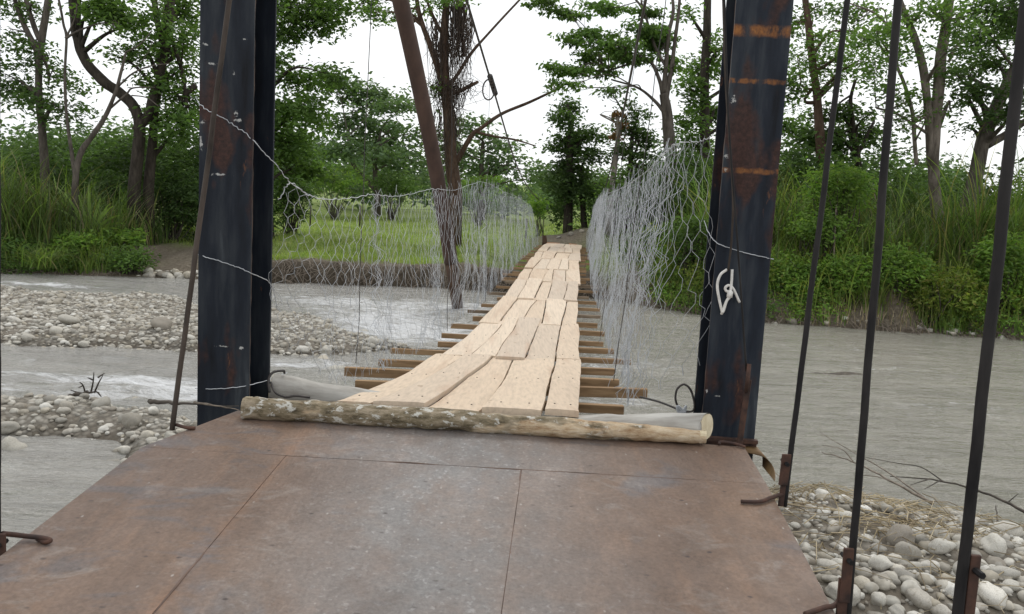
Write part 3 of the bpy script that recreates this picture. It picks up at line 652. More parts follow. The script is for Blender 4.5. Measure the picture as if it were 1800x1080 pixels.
# ------------------------------------------------------------------ wire mesh
def chicken(name, label, top, bot, pitch, rowh, gather, out, seed):
    top = smooth_path(top, 12); bot = smooth_path(bot, 12)
    def at(path, y): return np.stack([np.interp(y, path[:, 1], path[:, k]) for k in range(3)], -1)
    y0, y1 = max(top[0, 1], bot[0, 1]), min(top[-1, 1], bot[-1, 1])
    s = np.arange(y0, y1, pitch); n = len(s); m_ = MB()
    rows_ = int(1.75 / rowh); j = np.arange(rows_ + 1); tt = j / rows_
    for i in range(n):
        zz = np.where((j % 4) < 2, .5, -.5) * (1 if i % 2 else -1) * .92
        yj = s[i] + zz * pitch
        gk = gather * (.25 + .75 * sstep(5.6, 8.0, s[i])); yj = yj + gk * np.sin(s[i] * 5.1 + 1.3 * np.sin(tt * 2.2 + seed)) * .5 + gk * .7 * np.sin(s[i] * 2.3 + tt * 1.1 + seed * 2) + gk * .35 * vnoise(s[i] * 1.5, tt * 3, seed=seed)
        yj = np.clip(yj, y0, y1)
        wob = out * (.5 + .5 * sstep(5.5, 8, s[i])) * (vnoise(s[i] * 2.2, tt * 2.6, seed=seed + 1) + .5 * vnoise(s[i] * 6, tt * 5, seed=seed + 2)) * np.sin(np.clip(tt * 1.15 + .1, 0, 1) * math.pi) + .005 * RNG.normal(size=rows_ + 1)
        hh = 1 + .05 * vnoise(s[i] * 4, 2.2, seed=seed + 3) + .03 * RNG.normal() * (s[i] > 7)
        A, B = at(bot, yj), at(top, yj); q_ = B + (A - B) * ((1 - tt) * hh)[:, None] * 0 + (A - B) * (1 - tt * hh)[:, None]
        q_[:, 0] += wob; q_[:, 1] += .006 * RNG.normal(size=rows_ + 1); q_[:, 2] -= .012 * RNG.random(rows_ + 1)
        m_.tube(q_, .0015 if s[i] < 9 else .0019, 3, cap=False)
    root = empty(name, bot[0], label, 'wire mesh'); m_.build('netting', M['wire'], root)
    return root, top, bot, at
def bpath(side):
    return [np.array([deckx(y), y, deckz(y) - .04]) + ux * side * (1.0 + random.uniform(-.03, .03)) for y in (4.55, 5.2, 6, 7, 8.5, 10.5, 13, 16, 20, 25, 29, 32.6)]
bl = bpath(-1); bl[0] = P(486, 600, 4.55); br = bpath(1); br[0] = P(1234, 640, 4.55)
topL = [P(488, 352, 4.5), P(512, 322, 4.6), P(548, 346, 4.95), P(600, 350, 5.55), P(655, 342, 6.3), P(700, 345, 7.2), P(760, 333, 8.9), P(800, 334, 10.4), P(850, 321, 13.6), P(888, 338, 18), P(916, 350, 24), P(936, 366, 32.6)]
topR = [P(1256, 236, 4.5), P(1228, 250, 4.7), P(1192, 252, 5.2), P(1165, 272, 5.9), P(1140, 298, 7), P(1112, 320, 9), P(1087, 334, 12), P(1062, 343, 17), P(1052, 350, 24), P(1042, 366, 32.6)]
fl_, tp, bt, at = chicken('wire_mesh_fence', 'crumpled galvanised hexagonal wire mesh along the left side of the footbridge', topL, bl, .085, .062, .07, .12, 3)
m_ = MB(); m_.tube(tp + RNG.normal(size=tp.shape) * .004, .0028, 4); m_.build('top_wire', M['wire'], fl_)
for yy in (6.35, 9.0, 12.4, 13.8, 17.5):           # bunched folds
    m_ = MB()
    for k in range(5):
        o_ = RNG.normal() * .03; a_, b_ = at(tp, np.array([yy + o_]))[0], at(bt, np.array([yy + o_ * 2]))[0]; t = np.linspace(0, 1, 26)[:, None]
        L = a_ * (1 - t) + b_ * t; L[:, 0] += .03 * np.where(np.arange(26) % 4 < 2, 1, -1) * RNG.uniform(.4, 1) + .02 * RNG.normal(size=26); L[:, 1] += .02 * RNG.normal(size=26); m_.tube(L, .002, 3, cap=False)
    m_.build('fold', M['wire'], fl_)
fr_, tp, bt, at = chicken('wire_mesh_fence', 'tall bunched galvanised hexagonal wire mesh along the right side of the footbridge', topR, br, .075, .066, .06, .14, 8)
m_ = MB(); m_.tube(tp + RNG.normal(size=tp.shape) * .004, .0028, 4); m_.build('top_wire', M['wire'], fr_)
for yy, n_ in ((5.4, 6), (6.0, 6), (6.8, 6), (7.8, 5), (9.2, 4), (11, 4), (14, 3), (18, 3)):
    m_ = MB()
    for k in range(n_):
        o_ = RNG.normal() * .09; a_, b_ = at(tp, np.array([yy + o_]))[0], at(bt, np.array([yy + o_ * 1.5]))[0]; t = np.linspace(-.03, 1, 28)[:, None]
        L = a_ * (1 - t) + b_ * t; L[:, 0] += .03 * np.where(np.arange(28) % 4 < 2, 1, -1) * RNG.uniform(.3, 1) + .02 * RNG.normal(size=28) + .05 * RNG.normal(); L[:, 1] += .03 * RNG.normal(size=28); m_.tube(L, .002, 3, cap=False)
    m_.build('fold', M['wire'], fr_)

# ------------------------------------------------------------------ tie wires, cables and rope
def wire(name, pts, r, mat, label, cat, jit=.002, n=10):
    L = smooth_path(pts, n); L = L + RNG.normal(size=L.shape) * jit; m_ = MB(); m_.tube(L, r, 6); return tag(m_.build(name, M[mat]), label, cat)
cw = CD - .012
wire('tie_wire', [P(344, 172, cw + .05), P(358, 190, cw), P(395, 210, cw - .01), P(438, 240, cw), P(480, 285, 4.4), P(512, 322, 4.58), P(548, 345, 4.95)], .0022, 'wire', 'twisted galvanised wire slanting down from the left column to the mesh top', 'wire', .0025)
wire('tie_wire', [P(343, 447, cw + .05), P(372, 455, cw), P(410, 467, cw), P(440, 480, cw), P(476, 500, 4.5), P(488, 545, 4.6)], .0022, 'wire', 'galvanised wire across the middle of the left column', 'wire', .0012)
wire('tie_wire', [P(343, 683, cw + .05), P(380, 684, cw), P(430, 679, cw), P(476, 667, 4.45), P(505, 655, 4.55)], .0022, 'wire', 'galvanised wire across the foot of the left column', 'wire', .001)
wire('tie_wire', [P(1238, 388, 4.6), P(1246, 410, 4.4), P(1262, 428, cw), P(1300, 442, cw), P(1350, 454, cw), P(1360, 456, cw + .06)], .0022, 'wire', 'galvanised wire bent across the right column', 'wire', .001)
ro = CD - .02
rp = [P(1278, 474, ro), P(1266, 484, ro), P(1261, 505, ro), P(1268, 543, ro), P(1271, 548, ro - .01), P(1277, 530, ro - .01), P(1284, 521, ro - .015), P(1286, 514, ro - .015), P(1277, 512, ro), P(1275, 506, ro), P(1281, 502, ro), P(1289, 508, ro), P(1300, 532, ro)]
rope = empty('white_rope', P(1278, 474, ro), 'knotted loop of white rope hanging on the right column', 'rope')
m_ = MB(); m_.tube(smooth_path(rp, 6), .0075, 8); m_.build('loop', M['rope'], rope)
m_ = MB(); m_.tube(smooth_path([P(1287, 474, ro), P(1286, 495, ro), P(1283, 518, ro - .008), P(1277, 530, ro - .012), P(1268, 553, ro)], 6), .0075, 8); m_.build('tail', M['rope'], rope)
m_ = MB(); m_.tube([P(1284, 513, ro - .01), P(1282, 523, ro - .01)], .016, 8); m_.build('knot', M['rope'], rope)
wire('thin_rod', [P(1270, -40, CD - .1), P(1276, 150, CD - .08), P(1288, 330, CD - .06), P(1286, 420, CD - .04), P(1280, 476, CD - .03)], .006, 'rod_brown', 'thin rusty rod in front of the right column, ending at the white rope', 'rod', 0)
wire('cable_loop', [P(474, 690, 4.36), P(472, 668, 4.4), P(480, 655, 4.42), P(498, 652, 4.46), P(500, 656, 4.48)], .007, 'cable', 'black cable end looped round the left end of the grey log', 'cable', 0)
wire('cable_loop', [P(476, 672, 4.4), P(484, 690, 4.36), P(502, 698, 4.36), P(520, 696, 4.37), P(545, 699, 4.4)], .007, 'cable', 'black cable tail lying under the left end of the grey log', 'cable', 0)
cl2 = empty('cable_loop', P(1205, 720, 4.6), 'black cable loop with a clamped knot beside the right column', 'cable')
m_ = MB(); m_.tube(smooth_path([P(1125, 698, 4.9), P(1160, 707, 4.75), P(1200, 722, 4.6), P(1220, 720, 4.55), P(1216, 690, 4.55), P(1203, 676, 4.56), P(1190, 685, 4.58), P(1188, 705, 4.58), P(1198, 724, 4.6), P(1212, 728, 4.58)], 8), .0065, 6); m_.build('strand', M['cable'], cl2)
m_ = MB(); m_.tube(smooth_path([P(1198 + 8 * math.cos(a), 720 + 6 * math.sin(a * 1.7), 4.58) for a in np.linspace(0, 12, 14)], 5), .007, 6); m_.build('knot', M['wire'], cl2)

# ------------------------------------------------------------------ hanger rods
def hanger(bot, top, r, mat, label, plate_px=None, bar=None, D=None, side=1):
    root = empty('hanger_rod', bot, label, 'rod', 'hanger rods along the ramp')
    bot = np.asarray(bot, float); top = np.asarray(top, float); dr = (top - bot) / np.linalg.norm(top - bot)
    L = np.array([bot + (top - bot) * s for s in np.linspace(0, 1, 30)]); L[:, 0] += .002 * vnoise(np.arange(30) * .5, 1.1, seed=5)
    m_ = MB(); m_.tube(L, r, 10); m_.build('rod', M[mat], root)
    if plate_px:
        m_ = MB()
        for q_, (z0, z1, wx, ox) in enumerate(plate_px):
            c = bot + dr * (z0 + z1) / 2 + np.array([ox, -.004 - .0125 * q_, 0]); m_.box(c, np.array([wx, .0, 0]), np.array([0, .006, 0]), dr * (z1 - z0) / 2)
        bk = m_.build('bracket', M['rust'], root, smooth=False, bevel=.003)
        m_ = MB(); c = bot + dr * (plate_px[-1][1] - .04) + np.array([plate_px[-1][3], 0, 0]); m_.tube([c - [0, .045, 0], c + [0, .03, 0]], .009, 6); m_.build('bolt', M['rod'], bk, smooth=False)
    if bar is not None: m_ = MB(); m_.tube(smooth_path(bar, 8), .009, 8); m_.build('hook_bar', M['rust'], root)
    return root
E1 = R(1372, 873); D1 = E1[1]
hanger(P(1378, 890, D1), P(1494, -30, D1), .012, 'rod', 'thinnest dark hanger rod on the right, nearest to the right column', [(0.0, .14, .014, -.014), (.1, .24, .02, -.022)], [R(1303, 882, .012), R(1335, 882, .012), R(1356, 875, .014), R(1378, 868, .012)])
E2 = R(1468, 1072); D2 = E2[1]
hanger(P(1488, 1095, D2), P(1583, -40, D2), .0125, 'rod', 'middle one of the three dark hanger rods right of the ramp', [(0.0, .16, .02, -.02), (.08, .27, .017, -.02)], [R(1415, 1080, .012), R(1450, 1068, .014), R(1470, 1062, .014), R(1486, 1030, .02)])
D3 = 2.02
hanger(P(1672, 1180, D3), P(1812, -60, D3), .0145, 'rod', 'thickest dark hanger rod at the right edge with a rusty welded strap', [(.05, .33, .014, .027)], None)
E4 = R(303, 752); D4 = E4[1]
hanger(P(302, 756, D4), P(409, -40, D4 + .12), .0125, 'rod_brown', 'slanting brown hanger rod in front of the left column', None, [R(310, 747, .01), R(328, 752, .01), R(343, 753, .008)])
D5 = R(10, 968)[1]
hanger(P(-2, 985, D5), P(-3, -60, D5), .0065, 'rod', 'dark hanger rod at the left edge with a bar hooked onto the ramp', [(0.0, .1, .018, .008)], [P(4, 938, D5), R(40, 942, .02), R(75, 946, .02), R(88, 950, .015), R(80, 953, .01), R(66, 947, .01)])
wire('hanger_rod', [P(1272, -40, CD - .14), P(1281, 215, CD - .13), P(1296, 420, CD - .12), P(1312, 652, CD - .11)], .0055, 'rod', 'thin hanger rod against the right column above the rusty turnbuckle', 'rod', 0)['group'] = 'hanger rods along the ramp'
tb = empty('turnbuckle', R(1300, 783), 'rusty flat turnbuckle plate standing at the foot of the right column', 'bracket')
m_ = MB(); a, b = P(1299, 786, CD - .12), P(1316, 668, CD - .11); m_.box((a + b) / 2, np.array([.016, 0, 0]), np.array([0, .006, 0]), (b - a) / 2); m_.build('plate', M['rust'], tb, smooth=False, bevel=.003)
m_ = MB(); m_.tube([P(1312, 690, CD - .13), P(1317, 640, CD - .12)], .012, 8); m_.build('pin', M['rust'], tb)
m_ = MB(); m_.tube(smooth_path([R(1263, 781, .01), R(1268, 777, .015), R(1290, 780, .015), R(1310, 786, .01)], 6), .008, 8); m_.build('hook_bar', M['rust'], tb)
# bent rusty sheet behind the deck corner
m_ = MB(); pts = smooth_path([P(1305, 783, 4.3), P(1330, 789, 4.25), P(1345, 800, 4.2), P(1352, 815, 4.15), P(1352, 832, 4.1)], 5); V = []
for q_ in pts: V += [q_ + np.array([0, .12, .0]), q_ + np.array([0, -.09, -.012])]
V = np.array(V); V2 = V + np.array([.004, 0, -.005]); n_ = len(V)
m_.add(np.concatenate([V, V2]), [(2 * i, 2 * i + 1, 2 * i + 3, 2 * i + 2) for i in range(n_ // 2 - 1)] + [(n_ + 2 * i, n_ + 2 * i + 2, n_ + 2 * i + 3, n_ + 2 * i + 1) for i in range(n_ // 2 - 1)] + [(2 * i, 2 * i + 2, n_ + 2 * i + 2, n_ + 2 * i) for i in range(n_ // 2 - 1)] + [(2 * i + 1, n_ + 2 * i + 1, n_ + 2 * i + 3, 2 * i + 3) for i in range(n_ // 2 - 1)])
M['sheet'] = mat_simple('ochre_rust_sheet', (.09, .05, .022), (.2, .12, .045), 6, .6)
tag(m_.build('bent_sheet', M['sheet']), 'bent ochre rusted sheet of steel behind the right corner of the ramp', 'metal sheet')

# ------------------------------------------------------------------ leaning pipe in the river
pb = G(806, 548, -.1); pb = P(806, 552, pb[1])
pt = P(690, -60, pb[1] - 3.5); t = np.linspace(0, 1, 40)[:, None]; L = pb * (1 - t) + pt * t; L[:, 0] += .12 * np.sin(t[:, 0] * math.pi)
pole = empty('leaning_pole', pb, 'tall rusty brown pole leaning left out of the river behind the left mesh', 'pole')
m_ = MB(); m_.tube(L[7:], np.linspace(.19, .2, 33), 14, rough=.03); m_.build('pipe', M['pipe'], pole)
m_ = MB(); m_.tube(L[:8], np.linspace(.15, .18, 8), 12, rough=.25); m_.build('eroded_foot', M['bark_brown'], pole)

# ------------------------------------------------------------------ foliage
def leaves(mb, C, size, rng, up=0.7, droop=0.25, wr=0.42):
    C = np.asarray(C, float); n = len(C)
    if n == 0: return
    a = rng.uniform(0, 2 * math.pi, n); dz = rng.normal(size=n) * .35 - droop
    d = np.stack([np.cos(a), np.sin(a), dz], -1); d /= np.linalg.norm(d, axis=1)[:, None]
    nn = rng.normal(size=(n, 3)) * (1 - up) + np.array([0, 0, up]); s = np.cross(d, nn); s /= np.linalg.norm(s, axis=1)[:, None] + 1e-9
    u = np.cross(s, d); L = (size * rng.uniform(.6, 1.3, n))[:, None]; w = L * wr
    V = np.stack([C, C + d * L * .5 + s * w * .5 + u * L * .1, C + d * L - u * L * .12, C + d * L * .5 - s * w * .5 + u * L * .1], 1).reshape(-1, 3)
    mb.add(V, (np.arange(n) * 4)[:, None] + np.arange(4)[None])
def blades(mb, B, h, w, rng, lean=.35, segs=4, arch=.5):
    B = np.asarray(B, float); n = len(B)
    a = rng.uniform(0, 2 * math.pi, n); dd = np.stack([np.cos(a), np.sin(a), np.zeros(n)], -1); sd = np.stack([-np.sin(a + rng.normal(size=n) * .6), np.cos(a), np.zeros(n)], -1)
    hh = h * rng.uniform(.55, 1.15, n); ln = lean * rng.uniform(.2, 1.4, n); ar = arch * rng.uniform(.3, 1.4, n); P_ = []
    for k in range(segs + 1):
        t = k / segs; c = B + dd * (hh * (ln * t + ar * t * t * t))[:, None] + np.array([0, 0, 1.0]) * (hh * (t - .35 * ar * t**3))[:, None]
        ww = (w * (1 - t)**.7 * (.6 + .4 * min(1, t * 4)) + .002); P_ += [c - sd * ww / 2, c + sd * ww / 2]
    V = np.stack(P_, 1).reshape(-1, 3); m_ = 2 * (segs + 1)
    for k in range(segs): pass
    f = np.array([[2 * k, 2 * k + 1, 2 * k + 3, 2 * k + 2] for k in range(segs)])
    mb.add(V, ((np.arange(n) * m_)[:, None, None] + f[None]).reshape(-1, 4))

TREES = 'trees on the far bank'
def tree(name, label, D, trunks, blobs, leaf='leaf_dark', bark='bark_dark', size=.2, sd=.45, seed=1, density=.85, branch=True, flat=.45, twigmat=None, droop=.25, jd=1.6, cat='tree'):
    rng = np.random.default_rng(seed); sc = D / F
    paths = []
    for tr in trunks:
        pts = [np.append(P(q[0], q[1], D + (q[3] if len(q) > 3 else 0)), q[2] * sc) for q in tr]; paths.append(smooth_path(pts, 6))
    b0 = paths[0][int(np.argmin(paths[0][:, 2]))][:3]; gz = T(b0[0], b0[1])
    root = empty(name, (b0[0], b0[1], min(gz, b0[2])), label, cat, None)
    m_ = MB()
    for i, p in enumerate(paths):
        p = p.copy()
        p[:, :2] += .05 * sc * 60 / 1.5 * np.stack([vnoise(p[:, 2] * .8, i, seed=seed), vnoise(p[:, 2] * .8, i + 5, seed=seed)], -1) * .6
        if i == 0:
            if p[0, 2] > p[-1, 2]: p = p[::-1]
            if p[0, 2] > gz - .1: p = np.concatenate([[np.array([p[0, 0], p[0, 1], gz - .2, p[0, 3] * 1.25])], p])
        m_.tube(p[:, :3], np.maximum(p[:, 3] * .84, .008), 9, rough=.12, seed=seed + i)
    allp = np.concatenate(paths); C = MB(); tw = MB(); nl = 0
    for (bx, by, rx, ry, n) in blobs:
        n = int(n * density); sd_ = sd * 1.05; dj = rng.uniform(-1, 1) * jd; c = P(bx, by, D + dj); r3 = np.array([rx * sc, rx * sc * .8, ry * sc])
        if branch:
            low = allp[allp[:, 2] < c[2] + .3]; src = low if len(low) else allp; dd = np.linalg.norm(src[:, :3] - c, axis=1) + .6 * np.abs(src[:, 2] - (c[2] - 1.2)); a = src[int(np.argmin(dd))]
            mid = (a[:3] + c) / 2 + rng.normal(size=3) * .25 + np.array([0, 0, .3]); br_ = smooth_path([a[:3], mid, c], 6); r0 = min(max(a[3] * .5, .02), .1)
            m_.tube(br_, np.linspace(r0, .015, len(br_)), 6)
        else: br_ = np.array([c])
        k = max(5, n // 45); u = rng.normal(size=(k, 3)); u /= np.linalg.norm(u, axis=1)[:, None]; tc = c + u * r3 * (rng.random((k, 1))**.45)
        if branch:
            for q_ in tc[: min(k, 26)]:
                s0 = br_[rng.integers(len(br_) // 2, len(br_))]; m_.tube(smooth_path([s0, (s0 + q_) / 2 + rng.normal(size=3) * .1, q_], 3), [.014] * 2 + [.011] * 2 + [.008] * (max(0, 3 * 2 + 1 - 4)), 4, cap=False)
        per = n // k
        cen = np.repeat(tc, per, 0) + rng.normal(size=(k * per, 3)) * np.array([sd_, sd_, sd_ * flat]); leaves(C, cen, size * 1.15, rng, .6, droop, .48); nl += len(cen)
    m_.build('trunk', M[bark], root)
    if C.n: C.build('crown', M[leaf], root, smooth=False)
    return root, paths

tree('tree', 'grey forked tree at the far left edge with sparse small leaves', 33, [[(88, -20, 6), (78, 45, 7), (70, 100, 7), (68, 150, 7), (74, 220, 8), (80, 290, 9)], [(15, -30, 3), (40, 40, 5), (62, 85, 6), (70, 110, 6)], [(40, -20, 4), (58, 40, 5), (69, 70, 5)], [(60, 70, 3), (82, 120, 3), (85, 150, 2)]],
     [(15, 50, 30, 40, 340), (40, 90, 40, 30, 300), (10, 130, 30, 40, 420), (60, 15, 30, 20, 160), (85, 105, 14, 30, 140), (20, 10, 40, 14, 240), (40, 165, 45, 22, 520), (120, 140, 40, 22, 380), (95, 190, 60, 30, 700)], 'leaf_dark', 'bark_grey', .2, .4, 1)
tree('tree', 'slender pale sapling with one bare stem beside the grey forked tree', 29.5, [[(101, -20, 2.2), (110, 40, 2.5), (116, 68, 2.6), (113, 140, 2.8), (117, 210, 3), (128, 275, 4), (133, 310, 4)], [(116, 68, 3), (138, 55, 2), (175, 42, 1.6), (210, 40, 1.2)], [(116, 66, 2), (132, 30, 1.5), (135, 8, 1.2)]], [(200, 42, 16, 5, 60)], 'leaf_mid', 'bark_grey', .16, .25, 2)
tree('tree', 'dark tree with an S curved trunk left of the left column', 31, [[(128, -30, 8), (130, 20, 9), (135, 65, 9.5), (150, 108, 10), (180, 142, 10.5), (212, 165, 11), (235, 188, 11), (246, 222, 11), (243, 270, 12), (236, 330, 13)], [(140, -20, 5), (137, 20, 6), (134, 50, 7)], [(240, 230, 10), (262, 200, 9), (275, 150, 9)]],
     [(180, 2, 45, 16, 700), (215, 28, 35, 14, 560), (235, 45, 22, 10, 300), (165, 25, 20, 10, 200), (150, -20, 50, 16, 300)], 'leaf_mid', 'bark_dark', .2, .35, 3)
tree('tree', 'vine wrapped dark multi stemmed tree just left of the left column', 31.5, [[(302, -30, 10), (297, 40, 10), (290, 95, 9), (280, 150, 8), (272, 200, 8), (268, 240, 9), (262, 330, 11)], [(268, -30, 5), (274, 30, 6), (284, 78, 7), (290, 100, 8)], [(330, 190, 4), (322, 140, 4), (312, 100, 4), (300, 60, 5)], [(345, 150, 6), (335, 158, 6), (325, 168, 5)]],
     [(320, 20, 35, 35, 1300), (240, 92, 36, 14, 480), (205, 100, 16, 8, 120), (258, 70, 22, 14, 260), (300, 90, 46, 20, 700), (325, 60, 26, 30, 600), (305, 130, 36, 20, 600), (285, 150, 42, 16, 500), (330, 185, 35, 40, 1100), (300, 200, 30, 24, 620), (318, 230, 36, 26, 800), (280, 20, 16, 40, 420)], 'leaf_mid', 'bark_dark', .19, .38, 4, density=.8)
tree('bare_tree', 'bare pale leaning dead tree in front of the S curved trunk', 28.5, [[(222, 92, 2.2), (214, 125, 3), (203, 165, 3.6), (185, 205, 4.4), (163, 238, 5.2), (145, 265, 6), (136, 295, 6), (132, 330, 7)], [(222, 92, 1.8), (245, 80, 1.5), (268, 55, 1)], [(208, 152, 2), (232, 130, 1.8), (262, 117, 1.4), (298, 112, .8)], [(194, 190, 2.4), (222, 166, 2), (234, 155, 1.6), (272, 154, .9)], [(232, 168, 1.4), (258, 172, 1.1), (280, 188, .8)], [(238, 120, 1), (258, 95, .7), (270, 70, .5)]], [], 'leaf_mid', 'bark_grey', seed=5)
tree('tree', 'broad green tree hanging over from behind the left column', 36, [[(452, -30, 14), (455, 120, 15), (462, 240, 16), (465, 380, 18)]],
     [(520, 10, 70, 30, 1500), (560, 40, 40, 24, 800), (500, 60, 34, 24, 650), (580, 20, 20, 20, 300), (495, 120, 22, 30, 460), (540, 140, 46, 22, 700), (515, 185, 30, 30, 620), (575, 130, 24, 16, 300), (545, 185, 26, 24, 450), (490, 200, 20, 40, 500), (505, 250, 30, 36, 900), (530, 290, 34, 36, 900), (430, 20, 60, 40, 700), (560, 215, 24, 20, 300), (600, -20, 50, 20, 300)], 'leaf_mid', 'bark_dark', .24, .42, 6)
tree('tree', 'hazy rounded tree beyond the field left of the leaning pole', 64, [[(664, 250, 4), (660, 300, 5), (664, 345, 6)], [(612, 240, 3), (622, 290, 4), (664, 340, 5)]],
     [(590, 140, 34, 22, 500), (625, 165, 44, 26, 700), (660, 180, 44, 30, 700), (700, 195, 40, 30, 600), (610, 215, 60, 28, 800), (680, 235, 56, 32, 800), (640, 270, 66, 26, 800), (720, 280, 40, 26, 500), (575, 265, 36, 28, 500), (735, 240, 24, 30, 300)], 'leaf_far', 'bark_grey', .42, .7, 7, jd=3)
tree('tree', 'hazy distant tree beyond the field behind the vine hung tree', 68, [[(850, 250, 4), (846, 300, 5), (848, 345, 6)]], [(830, 225, 40, 26, 500), (870, 255, 46, 24, 500), (900, 285, 50, 22, 500), (840, 280, 56, 26, 600), (930, 300, 36, 18, 360), (790, 260, 40, 40, 500), (960, 310, 30, 12, 200)], 'leaf_far', 'bark_grey', .4, .6, 8, jd=3)
vt, vp = tree('vine_hung_tree', 'brown dead looking tree hung with dark root curtains right of the leaning pole', 37, [[(792, -40, 7), (782, 30, 8), (780, 90, 9), (783, 150, 11), (788, 200, 12), (793, 270, 13), (800, 345, 15)], [(728, -20, 4), (738, 30, 5), (756, 80, 6), (772, 125, 7), (782, 160, 8)], [(745, -10, 2.5), (762, 32, 3.5), (778, 60, 4)], [(800, 290, 6), (828, 240, 5), (845, 226, 4), (882, 200, 3.5), (930, 180, 3), (990, 152, 2)], [(836, 232, 3), (868, 240, 2.4), (905, 246, 2), (942, 257, 1.2)], [(785, 160, 4), (808, 125, 3.5), (830, 92, 3), (872, 45, 2.4), (918, -5, 2)], [(815, 100, 3), (810, 40, 3), (800, -10, 3)], [(800, 165, 4), (825, 152, 4), (842, 144, 3)]],
     [(630, 8, 30, 12, 330), (660, 20, 24, 14, 300), (690, 30, 12, 10, 100), (745, 8, 30, 12, 220), (800, 0, 24, 10, 240), (975, 165, 10, 4, 30), (755, 152, 16, 12, 120), (715, 25, 20, 12, 120)], 'leaf_mid', 'bark_brown', .2, .3, 9)
rng = np.random.default_rng(77); m_ = MB()
for (cx, cy, wx, wy, lo, hi, n_) in [(802, 10, 20, 10, 80, 150, 90), (822, 40, 12, 14, 40, 110, 45), (780, 60, 26, 30, 60, 140, 60), (795, 150, 34, 12, 20, 70, 90), (790, 200, 26, 20, 60, 130, 70), (760, 40, 12, 16, 30, 90, 22)]:
    for k in range(n_):
        x0, y0_ = cx + rng.normal() * wx * .5, cy + rng.normal() * wy * .6; ln = rng.uniform(lo, hi); dj = rng.uniform(-.8, .8); pts = [P(x0 + rng.normal() * 2.2 * (1 + j * .3), y0_ + ln * j / 5, 37 + dj) for j in range(6)]; m_.tube(pts, np.linspace(.022, .006, 6), 3, cap=False)
for k in range(60):
    a = rng.uniform(0, 6.28); c = P(792 + rng.normal() * 24, 160 + rng.normal() * 10, 37); pts = [c + rng.normal(size=3) * .35 for _ in range(4)]; m_.tube(smooth_path(pts, 3), .01, 3, cap=False)
m_.build('hanging_roots', M['vine'], vt)
tree('ivy_tree', 'dark ivy smothered tree stump at the far end of the bridge', 38.5, [[(1003, 200, 5), (1002, 270, 7), (1000, 340, 9), (998, 412, 11)], [(1020, 300, 5), (1024, 360, 6), (1028, 412, 7)]],
     [(1003, 185, 14, 16, 420), (998, 212, 22, 20, 640), (985, 250, 20, 24, 620), (1012, 250, 26, 24, 700), (1038, 236, 22, 16, 480), (1000, 290, 34, 28, 1100), (1035, 275, 26, 22, 640), (990, 330, 26, 30, 800), (1020, 335, 30, 30, 900), (1000, 375, 26, 24, 520), (1045, 320, 14, 24, 260)], 'leaf_dark', 'bark_dark', .2, .28, 10, jd=1)
tree('tree', 'wide layered tree leaning its leafy branches left over the bridge end', 34, [[(1180, 280, 13), (1176, 235, 12), (1172, 195, 11), (1166, 165, 9)], [(1166, 165, 6), (1171, 110, 4.5), (1176, 60, 4), (1184, 20, 3.5), (1180, -20, 3)], [(1172, 170, 6), (1182, 110, 4.5), (1190, 40, 3.5), (1196, -20, 3)], [(1166, 175, 5), (1160, 140, 4), (1142, 108, 3), (1110, 112, 2.4), (1062, 128, 1.6)], [(1168, 200, 4), (1150, 178, 3.4), (1122, 155, 2.4), (1075, 140, 1.6)], [(1172, 120, 3), (1150, 80, 3), (1132, 20, 2.4), (1110, -10, 2)]],
     [(975, 122, 22, 7, 230), (1010, 122, 34, 9, 430), (1045, 104, 40, 12, 560), (1000, 70, 22, 9, 240), (1032, 62, 34, 12, 480), (1075, 78, 44, 16, 800), (1120, 56, 40, 16, 700), (1150, 80, 36, 18, 700), (1110, 98, 44, 14, 640), (1165, 60, 22, 22, 400), (1000, 18, 40, 8, 420), (960, 5, 30, 9, 300), (1070, 10, 55, 10, 620), (1130, 22, 34, 10, 360), (1010, 150, 16, 6, 110), (1060, 128, 34, 8, 260), (980, 148, 12, 8, 80), (1180, 110, 22, 18, 300), (1080, 160, 24, 6, 90)], 'leaf_mid', 'bark_grey', .2, .22, 11, flat=.3, jd=1.4, droop=.5)
tree('small_tree', 'small dark leafed tree between the ivy stump and the right mesh', 36.5, [[(1112, 235, 4), (1108, 290, 5), (1106, 350, 6)]], [(1112, 195, 22, 18, 420), (1095, 225, 20, 14, 300), (1122, 235, 24, 18, 440), (1100, 262, 26, 20, 480), (1140, 262, 22, 24, 420), (1128, 305, 26, 26, 500), (1070, 160, 14, 8, 80), (1108, 322, 26, 24, 400)], 'leaf_dark', 'bark_dark', .19, .26, 12, jd=1)
tree('vine_stump', 'tan dry vine covered trunk beside the small dark tree', 35.5, [[(1086, 205, 3), (1086, 245, 5), (1080, 290, 6), (1074, 345, 7)]], [(1086, 212, 9, 16, 170), (1084, 240, 8, 12, 90)], 'leaf_brown', 'bark_pale', .18, .15, 13, jd=.3, droop=.7, cat='stump')
tree('tree', 'dark dense tree half hidden behind the right column', 38, [[(1245, -20, 7), (1240, 120, 9), (1238, 300, 11)]], [(1228, 120, 26, 26, 620), (1215, 160, 24, 30, 640), (1240, 200, 30, 34, 900), (1210, 215, 20, 26, 460), (1225, 260, 34, 30, 800), (1260, 90, 30, 40, 600), (1200, 300, 26, 24, 500), (1390, 60, 24, 40, 500), (1395, 150, 24, 40, 600), (1390, 220, 30, 30, 700), (1210, 20, 20, 20, 160)], 'leaf_mid', 'bark_dark', .22, .32, 14)
